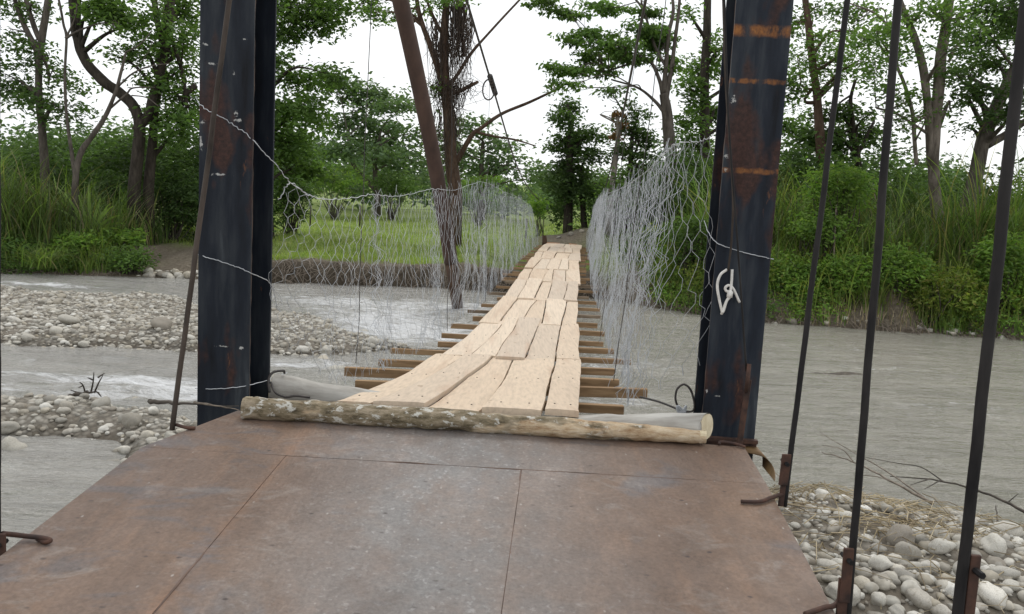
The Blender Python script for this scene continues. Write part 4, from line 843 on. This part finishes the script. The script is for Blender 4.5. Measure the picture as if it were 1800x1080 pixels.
tree('tree', 'slim brown trunk tree just right of the right column', 31, [[(1412, -30, 6), (1420, 40, 7), (1427, 100, 7.5), (1434, 155, 8), (1438, 200, 9), (1445, 300, 11)], [(1434, 160, 3), (1418, 155, 2), (1408, 150, 1.5)]],
     [(1400, 40, 18, 30, 280), (1445, 60, 26, 26, 320), (1450, 110, 30, 26, 440), (1475, 130, 30, 18, 360), (1500, 60, 30, 22, 330), (1440, 20, 26, 20, 260), (1520, 100, 24, 22, 300), (1405, 120, 12, 30, 260), (1470, 90, 20, 16, 200), (1430, 150, 26, 14, 200)], 'leaf_mid', 'bark_brown', .16, .34, 15, density=.75)
tree('small_tree', 'small dark crooked tree between the first two rods on the right', 32, [[(1505, 140, 3), (1496, 175, 4), (1498, 205, 5), (1505, 260, 6), (1510, 300, 7)], [(1500, 165, 2), (1478, 180, 2), (1470, 190, 1.5)]], [(1478, 195, 26, 14, 360), (1445, 205, 28, 16, 380), (1440, 240, 36, 20, 620), (1500, 225, 34, 20, 520), (1520, 240, 26, 24, 420), (1470, 250, 50, 20, 720), (1530, 200, 12, 8, 80)], 'leaf_dark', 'bark_dark', .19, .28, 16)
tree('tree', 'large pale barked tree with two fused stems between the right hand rods', 27.5, [[(1672, -30, 8), (1664, 30, 9), (1655, 100, 11), (1648, 170, 11), (1644, 240, 11), (1642, 310, 11), (1648, 390, 12), (1655, 460, 14)], [(1572, -30, 4), (1590, 20, 6), (1608, 65, 7), (1624, 125, 8), (1632, 200, 8), (1638, 290, 9)], [(1575, 110, 3), (1590, 150, 3.6), (1604, 200, 4), (1608, 250, 4), (1612, 290, 4)], [(1490, 5, 1.4), (1530, 20, 2), (1555, 40, 2.6), (1572, 80, 3), (1578, 120, 3)], [(1668, 110, 3), (1680, 85, 2.5), (1695, 70, 2)], [(1640, 240, 4), (1615, 225, 3), (1575, 200, 2.5), (1540, 190, 2)], [(1668, 0, 7), (1680, -20, 6), (1690, -40, 6)]],
     [(1510, 15, 34, 16, 380), (1560, 60, 34, 22, 480), (1520, 70, 30, 26, 460), (1540, 120, 30, 20, 420), (1580, 95, 26, 24, 380), (1600, 30, 30, 20, 400), (1560, 160, 26, 12, 240), (1595, 180, 30, 16, 360), (1585, 215, 26, 14, 260), (1640, 20, 30, 26, 360), (1690, 30, 34, 30, 600), (1680, 80, 22, 20, 260), (1620, 200, 12, 16, 100), (1670, 195, 16, 10, 100), (1500, 40, 20, 12, 200)], 'leaf_mid', 'bark_grey2', .16, .34, 17, density=.72)
tree('tree', 'leaning tree draped with dark creepers at the right edge', 28.5, [[(1830, -10, 8), (1808, 70, 10), (1780, 130, 11), (1752, 185, 12), (1730, 245, 14), (1712, 320, 15), (1698, 380, 16), (1690, 440, 18)], [(1735, 255, 9), (1762, 240, 8), (1800, 215, 7), (1830, 200, 7)], [(1722, 35, 3), (1745, 70, 3), (1768, 100, 3), (1785, 125, 3)], [(1812, 60, 5), (1780, 10, 5), (1760, -30, 5)]],
     [(1730, 20, 40, 24, 800), (1770, 50, 40, 36, 1000), (1720, 70, 36, 30, 760), (1790, 20, 30, 30, 700), (1745, 110, 34, 26, 620), (1700, 120, 22, 26, 360), (1720, 160, 30, 24, 420), (1790, 170, 26, 30, 500), (1760, 200, 26, 18, 300), (1700, 170, 20, 20, 220), (1830, 120, 40, 60, 700), (1680, 130, 20, 30, 300), (1850, 220, 40, 40, 600), (1700, 225, 14, 12, 100)], 'leaf_dark', 'bark_grey', .17, .34, 18, density=.8)

# low growth: shrubs one by one
def shrub(label, x, y, D, rx, ry, n, leaf='leaf_mid', size=.16, seed=1, name='shrub', sd=.22):
    rng = np.random.default_rng(seed); sc = D / F; c = P(x, y, D); r3 = np.array([rx * sc, rx * sc * .8, ry * sc]); gz = T(c[0], c[1])
    root = empty(name, (c[0], c[1], gz), label, 'shrub'); st = MB(); C = MB(); k = max(8, n // 40)
    u = rng.normal(size=(k, 3)); u /= np.linalg.norm(u, axis=1)[:, None]; tc = c + u * r3 * rng.random((k, 1))**.4
    tc[:, 2] = np.maximum(tc[:, 2], gz + .05)
    for q_ in tc[:40]:
        b = np.array([c[0] + rng.normal() * .15, c[1] + rng.normal() * .15, gz - .05]); st.tube(smooth_path([b, (b + q_) / 2 + rng.normal(size=3) * .15, q_], 3), [.02] * 3 + [.013] * 2 + [.008] * 2, 4, cap=False)
    st.build('stem', M['twig_dark'], root); cen = np.repeat(tc, n // k, 0); cen = cen + rng.normal(size=cen.shape) * np.array([sd, sd, sd * .6]); cen[:, 2] = np.maximum(cen[:, 2], gz + .02)
    leaves(C, cen, size, rng, .55, .25); C.build('foliage', M[leaf], root, smooth=False); return root
for i, a in enumerate([
    ('bright green leafy shrub between the first two rods on the far bank', 1475, 335, 25, 55, 45, 2600, 'leaf_light', .17), ('low bright shrub at the foot of the bright leafy shrub', 1440, 400, 24.6, 50, 28, 1500, 'leaf_light', .15),
    ('bright bush overhanging the water between the first two rods', 1490, 480, 23.6, 55, 36, 2400, 'leaf_light', .15), ('round bright green bush on the bank just right of the middle rod', 1580, 470, 23.4, 50, 34, 2200, 'leaf_light', .15),
    ('broad bank bush hanging to the water behind the thick rod', 1650, 510, 23, 70, 40, 2400, 'leaf_yellow', .15), ('leafy bush at the right edge above the waterline', 1770, 470, 23, 50, 60, 2600, 'leaf_light', .16),
    ('bush beside the right column low over the water', 1395, 490, 24, 45, 36, 1700, 'leaf_light', .15), ('pale bush behind the fallen log on the right bank', 1745, 395, 25, 40, 36, 1500, 'leaf_light', .16),
    ('dark shrub between the right mesh and the right column', 1215, 420, 26, 50, 40, 2000, 'leaf_mid', .16), ('low dark shrub at the cut bank right of the bridge', 1130, 440, 28, 46, 34, 1500, 'leaf_mid', .16),
    ('leafy bush at the far left waterline', 30, 440, 27, 50, 26, 1900, 'leaf_mid', .17), ('yellow green bush on the left bank beside the dirt path', 150, 430, 27.3, 50, 24, 1900, 'leaf_light', .17), ('low dark bush at the end of the left bank by the stones', 225, 455, 26.6, 40, 16, 1200, 'leaf_mid', .15),
    ('yellow tipped plant on the left bank edge above the path', 215, 418, 28, 26, 12, 500, 'leaf_light', .2), ('broad dark bush behind the dirt path left of the left column', 300, 350, 33, 60, 50, 3200, 'leaf_dark', .2), ('dark bush under the S curved trunk', 200, 340, 32.5, 40, 40, 1800, 'leaf_dark', .2),
    ('bright bush beyond the field just right of the left column', 590, 315, 58, 50, 26, 1500, 'leaf_light', .26), ('second bright bush beyond the field left of the pole', 690, 325, 60, 45, 22, 1200, 'leaf_mid', .26), ('dark bush right of the left column at the field edge', 510, 345, 40, 34, 46, 2000, 'leaf_dark', .2),
    ('yellowish bush behind the far left mesh', 845, 330, 56, 40, 24, 1100, 'leaf_light', .25), ('dark bush behind the far right mesh', 1075, 370, 38, 40, 40, 1500, 'leaf_dark', .2), ('small pale bush at the left of the bridge end', 950, 365, 46, 20, 22, 600, 'leaf_light', .2)]):
    shrub(*a, seed=100 + i)

# tall cane grass (stuff)
def reeds(name, label, fx, n, hgt, wid, dr, seed, keep=None, mat='reed'):
    rng = np.random.default_rng(seed); x = rng.uniform(*fx, n); d0 = rng.uniform(*dr, n); 
    y = edge(x) + d0; cl = vnoise(x * .8, y * .8, seed=seed) + .35 * rng.normal(size=n); ok = cl > -.1
    if keep is not None: ok &= keep(x, y)
    x, y = x[ok], y[ok]; B = np.stack([x, y, terrain(x, y) - .05], -1); m_ = MB(); hh = hgt * (.85 + .55 * vnoise(x * .6, y * .6, seed=seed + 1)) * rng.uniform(.6, 1.15, len(x)); blades(m_, B, hh, wid, rng, .16, 5, .38)
    return tag(m_.build(name, M[mat], origin=(0, 0, 0), smooth=False), label, 'grass', kind='stuff')
reeds('cane_grass', 'tall arching cane grass under the trees on the right bank', (6.3, 21), 5200, 3.2, .06, (2.2, 7.0), 201)
reeds('cane_grass', 'dark old cane grass among the bright canes on the right bank', (5.6, 21), 5200, 2.8, .05, (1.6, 7.0), 211, mat='reed_dark')
reeds('cane_grass', 'tall cane grass in front of the trees on the left bank', (-24, -14.6), 4600, 3.2, .06, (1.6, 6.5), 202)
reeds('cane_grass', 'dark old cane grass among the bright canes on the left bank', (-24, -14.0), 4200, 2.8, .05, (1.6, 7), 212, mat='reed_dark')
reeds('cane_grass', 'shorter coarse grass fringing the right waterline', (4.6, 20), 9000, .9, .035, (.15, 3.2), 203)
reeds('cane_grass', 'dry yellow grass fringing the right waterline', (4.6, 20), 2600, .8, .025, (.05, 2.8), 213, mat='straw')
reeds('cane_grass', 'shorter coarse grass fringing the left waterline', (-24, -13.2), 4000, .75, .035, (.2, 2.6), 204)
reeds('cane_grass', 'bright loose grass leaning over the right bank bushes', (4.6, 20), 6000, 1.5, .04, (.5, 3.4), 221, mat='grass')
reeds('cane_grass', 'bright loose grass leaning over the left bank bushes', (-24, -13.8), 3000, 1.3, .04, (.5, 3.2), 222, mat='grass')
def cover(label, fx, dr, n, hgt, leaf, size, seed):
    rng = np.random.default_rng(seed); k = n // 30; x = rng.uniform(*fx, k); d = rng.uniform(*dr, k); y = edge(x) + d
    ok = vnoise(x * .8, d * .9, seed=seed) > -.02; x, y = x[ok], y[ok]; k = len(x)
    z = terrain(x, y) + hgt * (1 + .7 * vnoise(x * .9, y * .9, seed=seed + 1)) * rng.random(k)
    c = np.repeat(np.stack([x, y, z], -1), 30, 0) + rng.normal(size=(k * 30, 3)) * np.array([.2, .2, .13]); m_ = MB(); leaves(m_, c, size, rng, .5, .3)
    return tag(m_.build('ground_cover', M[leaf], origin=(0, 0, 0), smooth=False), label, 'undergrowth', kind='stuff')
cover('creeping leafy ground cover tumbling over the right bank', (4.4, 20), (.05, 3.0), 26000, .55, 'leaf_light', .12, 401)
cover('yellowish leafy ground cover on the right bank slope', (4.4, 20), (.3, 3.4), 16000, .8, 'leaf_yellow', .12, 404)
cover('dark leafy ground cover along the right waterline', (4.2, 20), (.0, 2.0), 12000, .35, 'leaf_mid', .12, 402)
cover('leafy ground cover tumbling over the left bank', (-24, -14.6), (.05, 3.0), 26000, .5, 'leaf_mid', .14, 403)
rng = np.random.default_rng(9); n_ = 42000; x = rng.uniform(-18, 16, n_); y = 27.5 + 36 * rng.random(n_)**1.6; dd_ = y - edge(x)
ok = (dd_ > .6 + .4 * rng.random(n_)) & ~((abs(x + 12.8) < 2.8) & (y < 32)) & ~((abs(x - 2.15) < 1.5) & (y < 38)); x, y = x[ok], y[ok]; m_ = MB(); blades(m_, np.stack([x, y, terrain(x, y)], -1), .28, .03, rng, .4, 2, .4)
tag(m_.build('meadow_grass', M['grass'], origin=(0, 0, 0), smooth=False), 'bright green meadow grass on the far bank', 'grass', kind='stuff')
# leaning grass tuft at the left waterline
pg_ = G(70, 470, .25); m_ = MB(); rng = np.random.default_rng(3); B = np.tile(pg_, (160, 1)) + rng.normal(size=(160, 3)) * np.array([.25, .2, .04]); blades(m_, B, 1.0, .03, rng, .5, 4, 1.2)
tag(m_.build('grass_tuft', M['reed'], smooth=False), 'grass tuft drooping into the river at the left bank', 'grass')
fp = P(150, 335, 28.0); fz = T(fp[0], fp[1]); fan = empty('fan_plant', (fp[0], fp[1], fz), 'fan shaped plant with long arching leaves beside the bare leaning tree', 'plant')
for k in range(16):
    a = -1.25 + 2.5 * k / 15; L_ = random.uniform(1.3, 1.9); m_ = MB(); pts = []
    for j in range(7):
        t_ = j / 6; pts.append(np.array([fp[0] + math.sin(a) * L_ * t_ + .15, fp[1] + random.uniform(-.02, .02) + .25 * math.sin(k * 2.1) * t_, fz + .5 + math.cos(a) * L_ * t_ - .35 * abs(math.sin(a)) * t_**3 * L_]))
    V = []
    for j, q_ in enumerate(pts):
        w_ = .045 * math.sin(min(1, .15 + j / 6) * math.pi * .95) + .006; V += [q_ + np.array([math.cos(a) * w_, .02, -math.sin(a) * w_]), q_ - np.array([math.cos(a) * w_, .02, -math.sin(a) * w_])]
    m_.add(V, [(2 * j, 2 * j + 1, 2 * j + 3, 2 * j + 2) for j in range(6)]); m_.build('leaf', M['reed'], fan, smooth=False)
m_ = MB(); m_.tube([(fp[0] + .15, fp[1], fz - .1), (fp[0] + .15, fp[1], fz + .55)], .05, 8); m_.build('stem', M['twig_dark'], fan)
# dark thickets behind the first trees
def thicket(name, label, rngx, rngy, n, hgt, leaf, size, seed):
    rng = np.random.default_rng(seed); k = n // 50; x = rng.uniform(*rngx, k); y = rng.uniform(*rngy, k); z = terrain(x, y); h = hgt * (1 + .45 * vnoise(x * .25, y * .25, seed=seed)) * rng.random(k)**.7
    c = np.repeat(np.stack([x, y, z + h], -1), 50, 0) + rng.normal(size=(k * 50, 3)) * np.array([.55, .55, .3]); m_ = MB(); leaves(m_, c, size, rng, .5, .2)
    return tag(m_.build(name, M[leaf], origin=(0, 0, 0), smooth=False), label, 'undergrowth', kind='stuff')
thicket('undergrowth', 'dark leafy undergrowth under the left trees', (-30, -11.5), (33.5, 40), 42000, 3.6, 'leaf_dark', .26, 301)
thicket('undergrowth', 'dark leafy undergrowth under the right trees', (5.5, 28), (29.5, 37), 42000, 3.6, 'leaf_dark', .25, 302)
thicket('undergrowth', 'green undergrowth between the bridge end and the right trees', (4.0, 12), (34, 44), 16000, 2.6, 'leaf_mid', .25, 303)
# distant woodland
rng = np.random.default_rng(55); m_ = MB()
for k in range(150):
    x = rng.uniform(-95, 95); y = rng.uniform(72, 125); h = rng.uniform(4.0, 8.0) * (0.72 if -6 < x / y * 85 < 14 else 1.15); r = rng.uniform(2.5, 5); z = T(x, y); n_ = 420
    u = rng.normal(size=(n_, 3)); u /= np.linalg.norm(u, axis=1)[:, None]; c = np.array([x, y, z + h * .55]) + u * np.array([r, r, h * .5]) * rng.random((n_, 1))**.35; leaves(m_, c, .75, rng, .5, .2)
tag(m_.build('far_woodland', M['leaf_far'], origin=(0, 0, 0), smooth=False), 'low distant woodland along the horizon behind the field', 'woodland', kind='stuff')

# ------------------------------------------------------------------ flood debris and dead wood
rng = np.random.default_rng(21); m_ = MB(); n_ = 0
X_, Y_ = rng.uniform(1.2, 5.4, 3000), rng.uniform(3.2, 7.3, 3000); ok = mound(X_, Y_) > .0; X_, Y_ = X_[ok], Y_[ok]; Z_ = terrain(X_, Y_)
for x, y, z in zip(X_, Y_, Z_):
    px, py = inpx(x, y, z)
    if py > 960 and rng.random() < .8: continue
    a = rng.normal() * .5 + .2 + (rng.random() < .3) * 1.3; L = rng.uniform(.06, .4) * (1 if rng.random() < .9 else 1.8); z += .015 + .06 * rng.random(); dv = np.array([math.cos(a), math.sin(a), rng.normal() * .15]) * L / 2; c = np.array([x, y, z])
    m_.tube([c - dv, c + rng.normal(size=3) * .02 + np.array([0, 0, .02]), c + dv], rng.uniform(.0015, .0045), 3, cap=False)
tag(m_.build('flood_straw', M['straw'], origin=(0, 0, 0)), 'matted dry straw and twigs washed over the cobble heap', 'debris', kind='stuff')
def branch(label, main, r, side=(), mat='twig', name='dead_branch'):
    root = empty(name, main[0], label, 'branch' if name == 'dead_branch' else name); m_ = MB(); L = smooth_path(main, 6); L = L + RNG.normal(size=L.shape) * min(.006, r * .25); m_.tube(L, np.linspace(r, r * .35, len(L)), 6); m_.build('stem', M[mat], root)
    for s in side:
        m_ = MB(); s_ = smooth_path(s, 4); m_.tube(s_, np.linspace(r * .5, r * .2, len(s_)), 5); m_.build('twig', M[mat], root)
branch('long bare pale branch sloping from the water onto the cobble heap', [G(1640, 885, .55), G(1570, 848, .45), G(1500, 812, .35), G(1445, 795, .3)], .013, [[G(1500, 812, .35), G(1480, 790, .45), G(1446, 783, .5)], [G(1570, 848, .45), G(1540, 838, .42), G(1500, 835, .35)]])
branch('forked dark branch lying over the water behind the thick rod', [G(1810, 905, .35), G(1740, 870, .38), G(1650, 845, .35), G(1565, 838, .3)], .014, [[G(1660, 848, .35), G(1620, 822, .4), G(1580, 815, .4), G(1510, 802, .35)], [G(1650, 846, .35), G(1625, 860, .33)], [G(1770, 885, .36), G(1790, 868, .45)], [G(1635, 842, .35), G(1600, 853, .3)]], 'twig_dark')
branch('thin pale branch with its tip out of the water left of the middle rod', [G(1625, 875, .5), G(1560, 830, .42), G(1500, 795, .36), G(1440, 760, .3)], .008, [[G(1530, 813, .4), G(1540, 798, .45)]])
branch('short upright stick in the cobble heap at the right edge', [G(1760, 945, .3), G(1755, 925, .34), G(1750, 890, .42)], .012, [], 'twig_dark', 'stick')
snag = [G(120, 697, .05), G(140, 692, .12), G(158, 690, .16), G(172, 690, .1)]
branch('small black driftwood snag with bare twigs standing in the left channel', snag, .026, [[G(150, 692, .1), G(136, 690, .1), G(124, 686, .16)], [G(172, 664, .3), G(184, 656, .36)], [G(146, 678, .2), G(138, 682, .2)], [G(140, 694, .1), G(126, 699, .05)], [G(160, 690, .12), G(164, 670, .3), G(165, 655, .45)], [G(166, 690, .1), G(174, 672, .3), G(181, 660, .4)], [G(150, 692, .1), G(146, 678, .22), G(140, 672, .28)], [G(172, 690, .1), G(178, 698, .05)], [G(163, 668, .3), G(154, 664, .34)]], 'twig_dark', 'driftwood')
branch('dark stick lying beside the left column over the stony strip', [P(264, 706, 4.75), P(285, 708, 4.7), P(320, 709, 4.62), P(346, 710, 4.55)], .016, [], 'twig_dark', 'stick')
branch('pair of rusty strips wedged between the left column and the bark log', [P(340, 708, 4.28), P(375, 712, 4.26), P(420, 721, 4.2)], .007, [[P(340, 708, 4.28), P(380, 714, 4.26), P(420, 714, 4.25)]], 'twig', 'strip')
fl0 = empty('fallen_log', P(1650, 475, 25), 'grey fallen log leaning on the right bank below the pale tree', 'log')
m_ = MB(); m_.tube(smooth_path([P(1635, 482, 24.3), P(1680, 458, 24.6), P(1728, 434, 25)], 8), np.linspace(.1, .17, 17), 10, rough=.15); m_.build('trunk', M['bark_pale'], fl0)
for i, (a, b, lab) in enumerate([((1555, 420, 25.5), (1535, 330, 26), 'bare pale stalk rising out of the right bank bushes'), ((1465, 480, 24), (1470, 360, 24.5), 'straight pale stalk standing in the bushes left of the middle rod'), ((1350, 555, 23.5), (1420, 535, 23.7), 'pale fallen stick at the waterline beside the right column'), ((1340, 566, 23.2), (1400, 560, 23.4), 'lower pale stick in the water beside the right column')]):
    pa, pb_ = P(*a), P(*b); m_ = MB(); m_.tube(smooth_path([pa, (pa + pb_) / 2 + RNG.normal(size=3) * .05, pb_], 6), np.linspace(.03, .015, 13), 6); tag(m_.build('stalk', M['twig']), lab, 'stick')
# exposed roots along the cut bank
rng = np.random.default_rng(31); m_ = MB()
for k in range(420):
    x = rng.uniform(-8, 3) if k < 200 else (rng.uniform(4.5, 18) if k < 330 else rng.uniform(-20, -13)); e = float(edge(np.array(x))); b = np.array([x, e + rng.uniform(.1, .6), 0]); b[2] = T(b[0], b[1]) + .05; pts = [b, b + np.array([rng.normal() * .2, -.3, -.1]), b + np.array([rng.normal() * .4, -.5 - .3 * rng.random(), -.5 - .2 * rng.random()])]; m_.tube(smooth_path(pts, 3), .012, 3, cap=False)
tag(m_.build('bank_roots', M['twig'], origin=(0, 0, 0)), 'thin roots and washed straw hanging from the eroded far bank', 'roots', kind='stuff')
# stake and rocks at the far bridge end
sp_ = P(957, 432, 33.0); m_ = MB(); m_.tube([sp_ - [0, 0, .3], sp_ + [0, 0, .2], sp_ + [-.03, 0, .42]], [.1, .1, .085], 9, rough=.2); tag(m_.build('wooden_stake', M['bark_brown']), 'short brown wooden stake at the far left end of the bridge', 'post')
for i, (px, py, r, lab) in enumerate([(1003, 424, .13, 'pale flat rock in the middle of the far bridge end'), (982, 426, .1, 'small pale rock left of the middle at the far bridge end'), (1022, 422, .12, 'brown rock at the right of the far bridge end')]):
    q_ = P(px, py, 34.4); stone(q_[0], q_[1], r, lab, None, .3)
for (px, D, lab) in [(545, 48, 'thin grey fence post in the meadow right of the left column'), (632, 50, 'thin grey fence post in the meadow left of the pole'), (925, 47, 'thin fence post behind the end of the left mesh')]:
    q_ = P(px, 400, D); z = T(q_[0], q_[1]); m_ = MB(); m_.tube([(q_[0], D, z - .2), (q_[0] + .02, D, z + 1.3)], [.055, .045], 8, rough=.1); tag(m_.build('fence_post', M['bark_grey']), lab, 'post')

for o in bpy.data.objects:
    if '_w' in o: del o['_w']

# ------------------------------------------------------------------ light, sky, camera
SUN_EL, SUN_AZ = math.radians(58), math.radians(20)      # high behind thin cloud, ahead and a little to the right
W = bpy.data.worlds.new('World'); S.world = W; W.use_nodes = True; nt = W.node_tree; nt.nodes.clear()
sky = nt.nodes.new('ShaderNodeTexSky'); sky.sky_type = 'NISHITA'; sky.sun_disc = False; sky.sun_elevation = SUN_EL; sky.sun_rotation = SUN_AZ; sky.air_density = 1.5; sky.dust_density = 4
tc = nt.nodes.new('ShaderNodeTexCoord'); nz = nt.nodes.new('ShaderNodeTexNoise'); nz.inputs['Scale'].default_value = 2.0; nz.inputs['Detail'].default_value = 4; nt.links.new(tc.outputs['Generated'], nz.inputs['Vector'])
rp_ = nt.nodes.new('ShaderNodeValToRGB'); rp_.color_ramp.elements[0].position = .3; rp_.color_ramp.elements[0].color = (.78, .81, .84, 1); rp_.color_ramp.elements[1].position = .7; rp_.color_ramp.elements[1].color = (1, 1, 1, 1); nt.links.new(nz.outputs['Fac'], rp_.inputs[0])
mul = nt.nodes.new('ShaderNodeVectorMath'); mul.operation = 'SCALE'; mul.inputs['Scale'].default_value = 13.0; nt.links.new(rp_.outputs[0], mul.inputs[0])
mx = nt.nodes.new('ShaderNodeMix'); mx.data_type = 'RGBA'; mx.inputs[0].default_value = .88; nt.links.new(sky.outputs[0], mx.inputs[6]); nt.links.new(mul.outputs[0], mx.inputs[7])
bg = nt.nodes.new('ShaderNodeBackground'); bg.inputs[1].default_value = .1; nt.links.new(mx.outputs[2], bg.inputs[0])
wo = nt.nodes.new('ShaderNodeOutputWorld'); nt.links.new(bg.outputs[0], wo.inputs[0])
sl = bpy.data.lights.new('sun', 'SUN'); sl.energy = 0.9; sl.angle = math.radians(18); sl.color = (1, .96, .9); so = bpy.data.objects.new('sun', sl); COL.objects.link(so)
sd_ = Vector((math.sin(SUN_AZ) * math.cos(SUN_EL), math.cos(SUN_AZ) * math.cos(SUN_EL), math.sin(SUN_EL))); so.rotation_euler = sd_.to_track_quat('Z', 'Y').to_euler(); so.location = (0, 0, 30)
cam = bpy.data.cameras.new('camera'); cam.sensor_width = 36; cam.sensor_fit = 'HORIZONTAL'; cam.lens = 36 * F / 1800; cam.clip_start = .05; cam.clip_end = 2000
co = bpy.data.objects.new('camera', cam); COL.objects.link(co); up = -DN
co.matrix_world = Matrix([[RT[0], up[0], -FWD[0], 0], [RT[1], up[1], -FWD[1], 0], [RT[2], up[2], -FWD[2], EYE], [0, 0, 0, 1]])
S.camera = co
S.view_settings.view_transform = 'Standard'; S.view_settings.look = 'None'; S.view_settings.exposure = 0.12; S.view_settings.gamma = 1
S.cycles.max_bounces = 6; S.cycles.diffuse_bounces = 3; S.cycles.transmission_bounces = 4
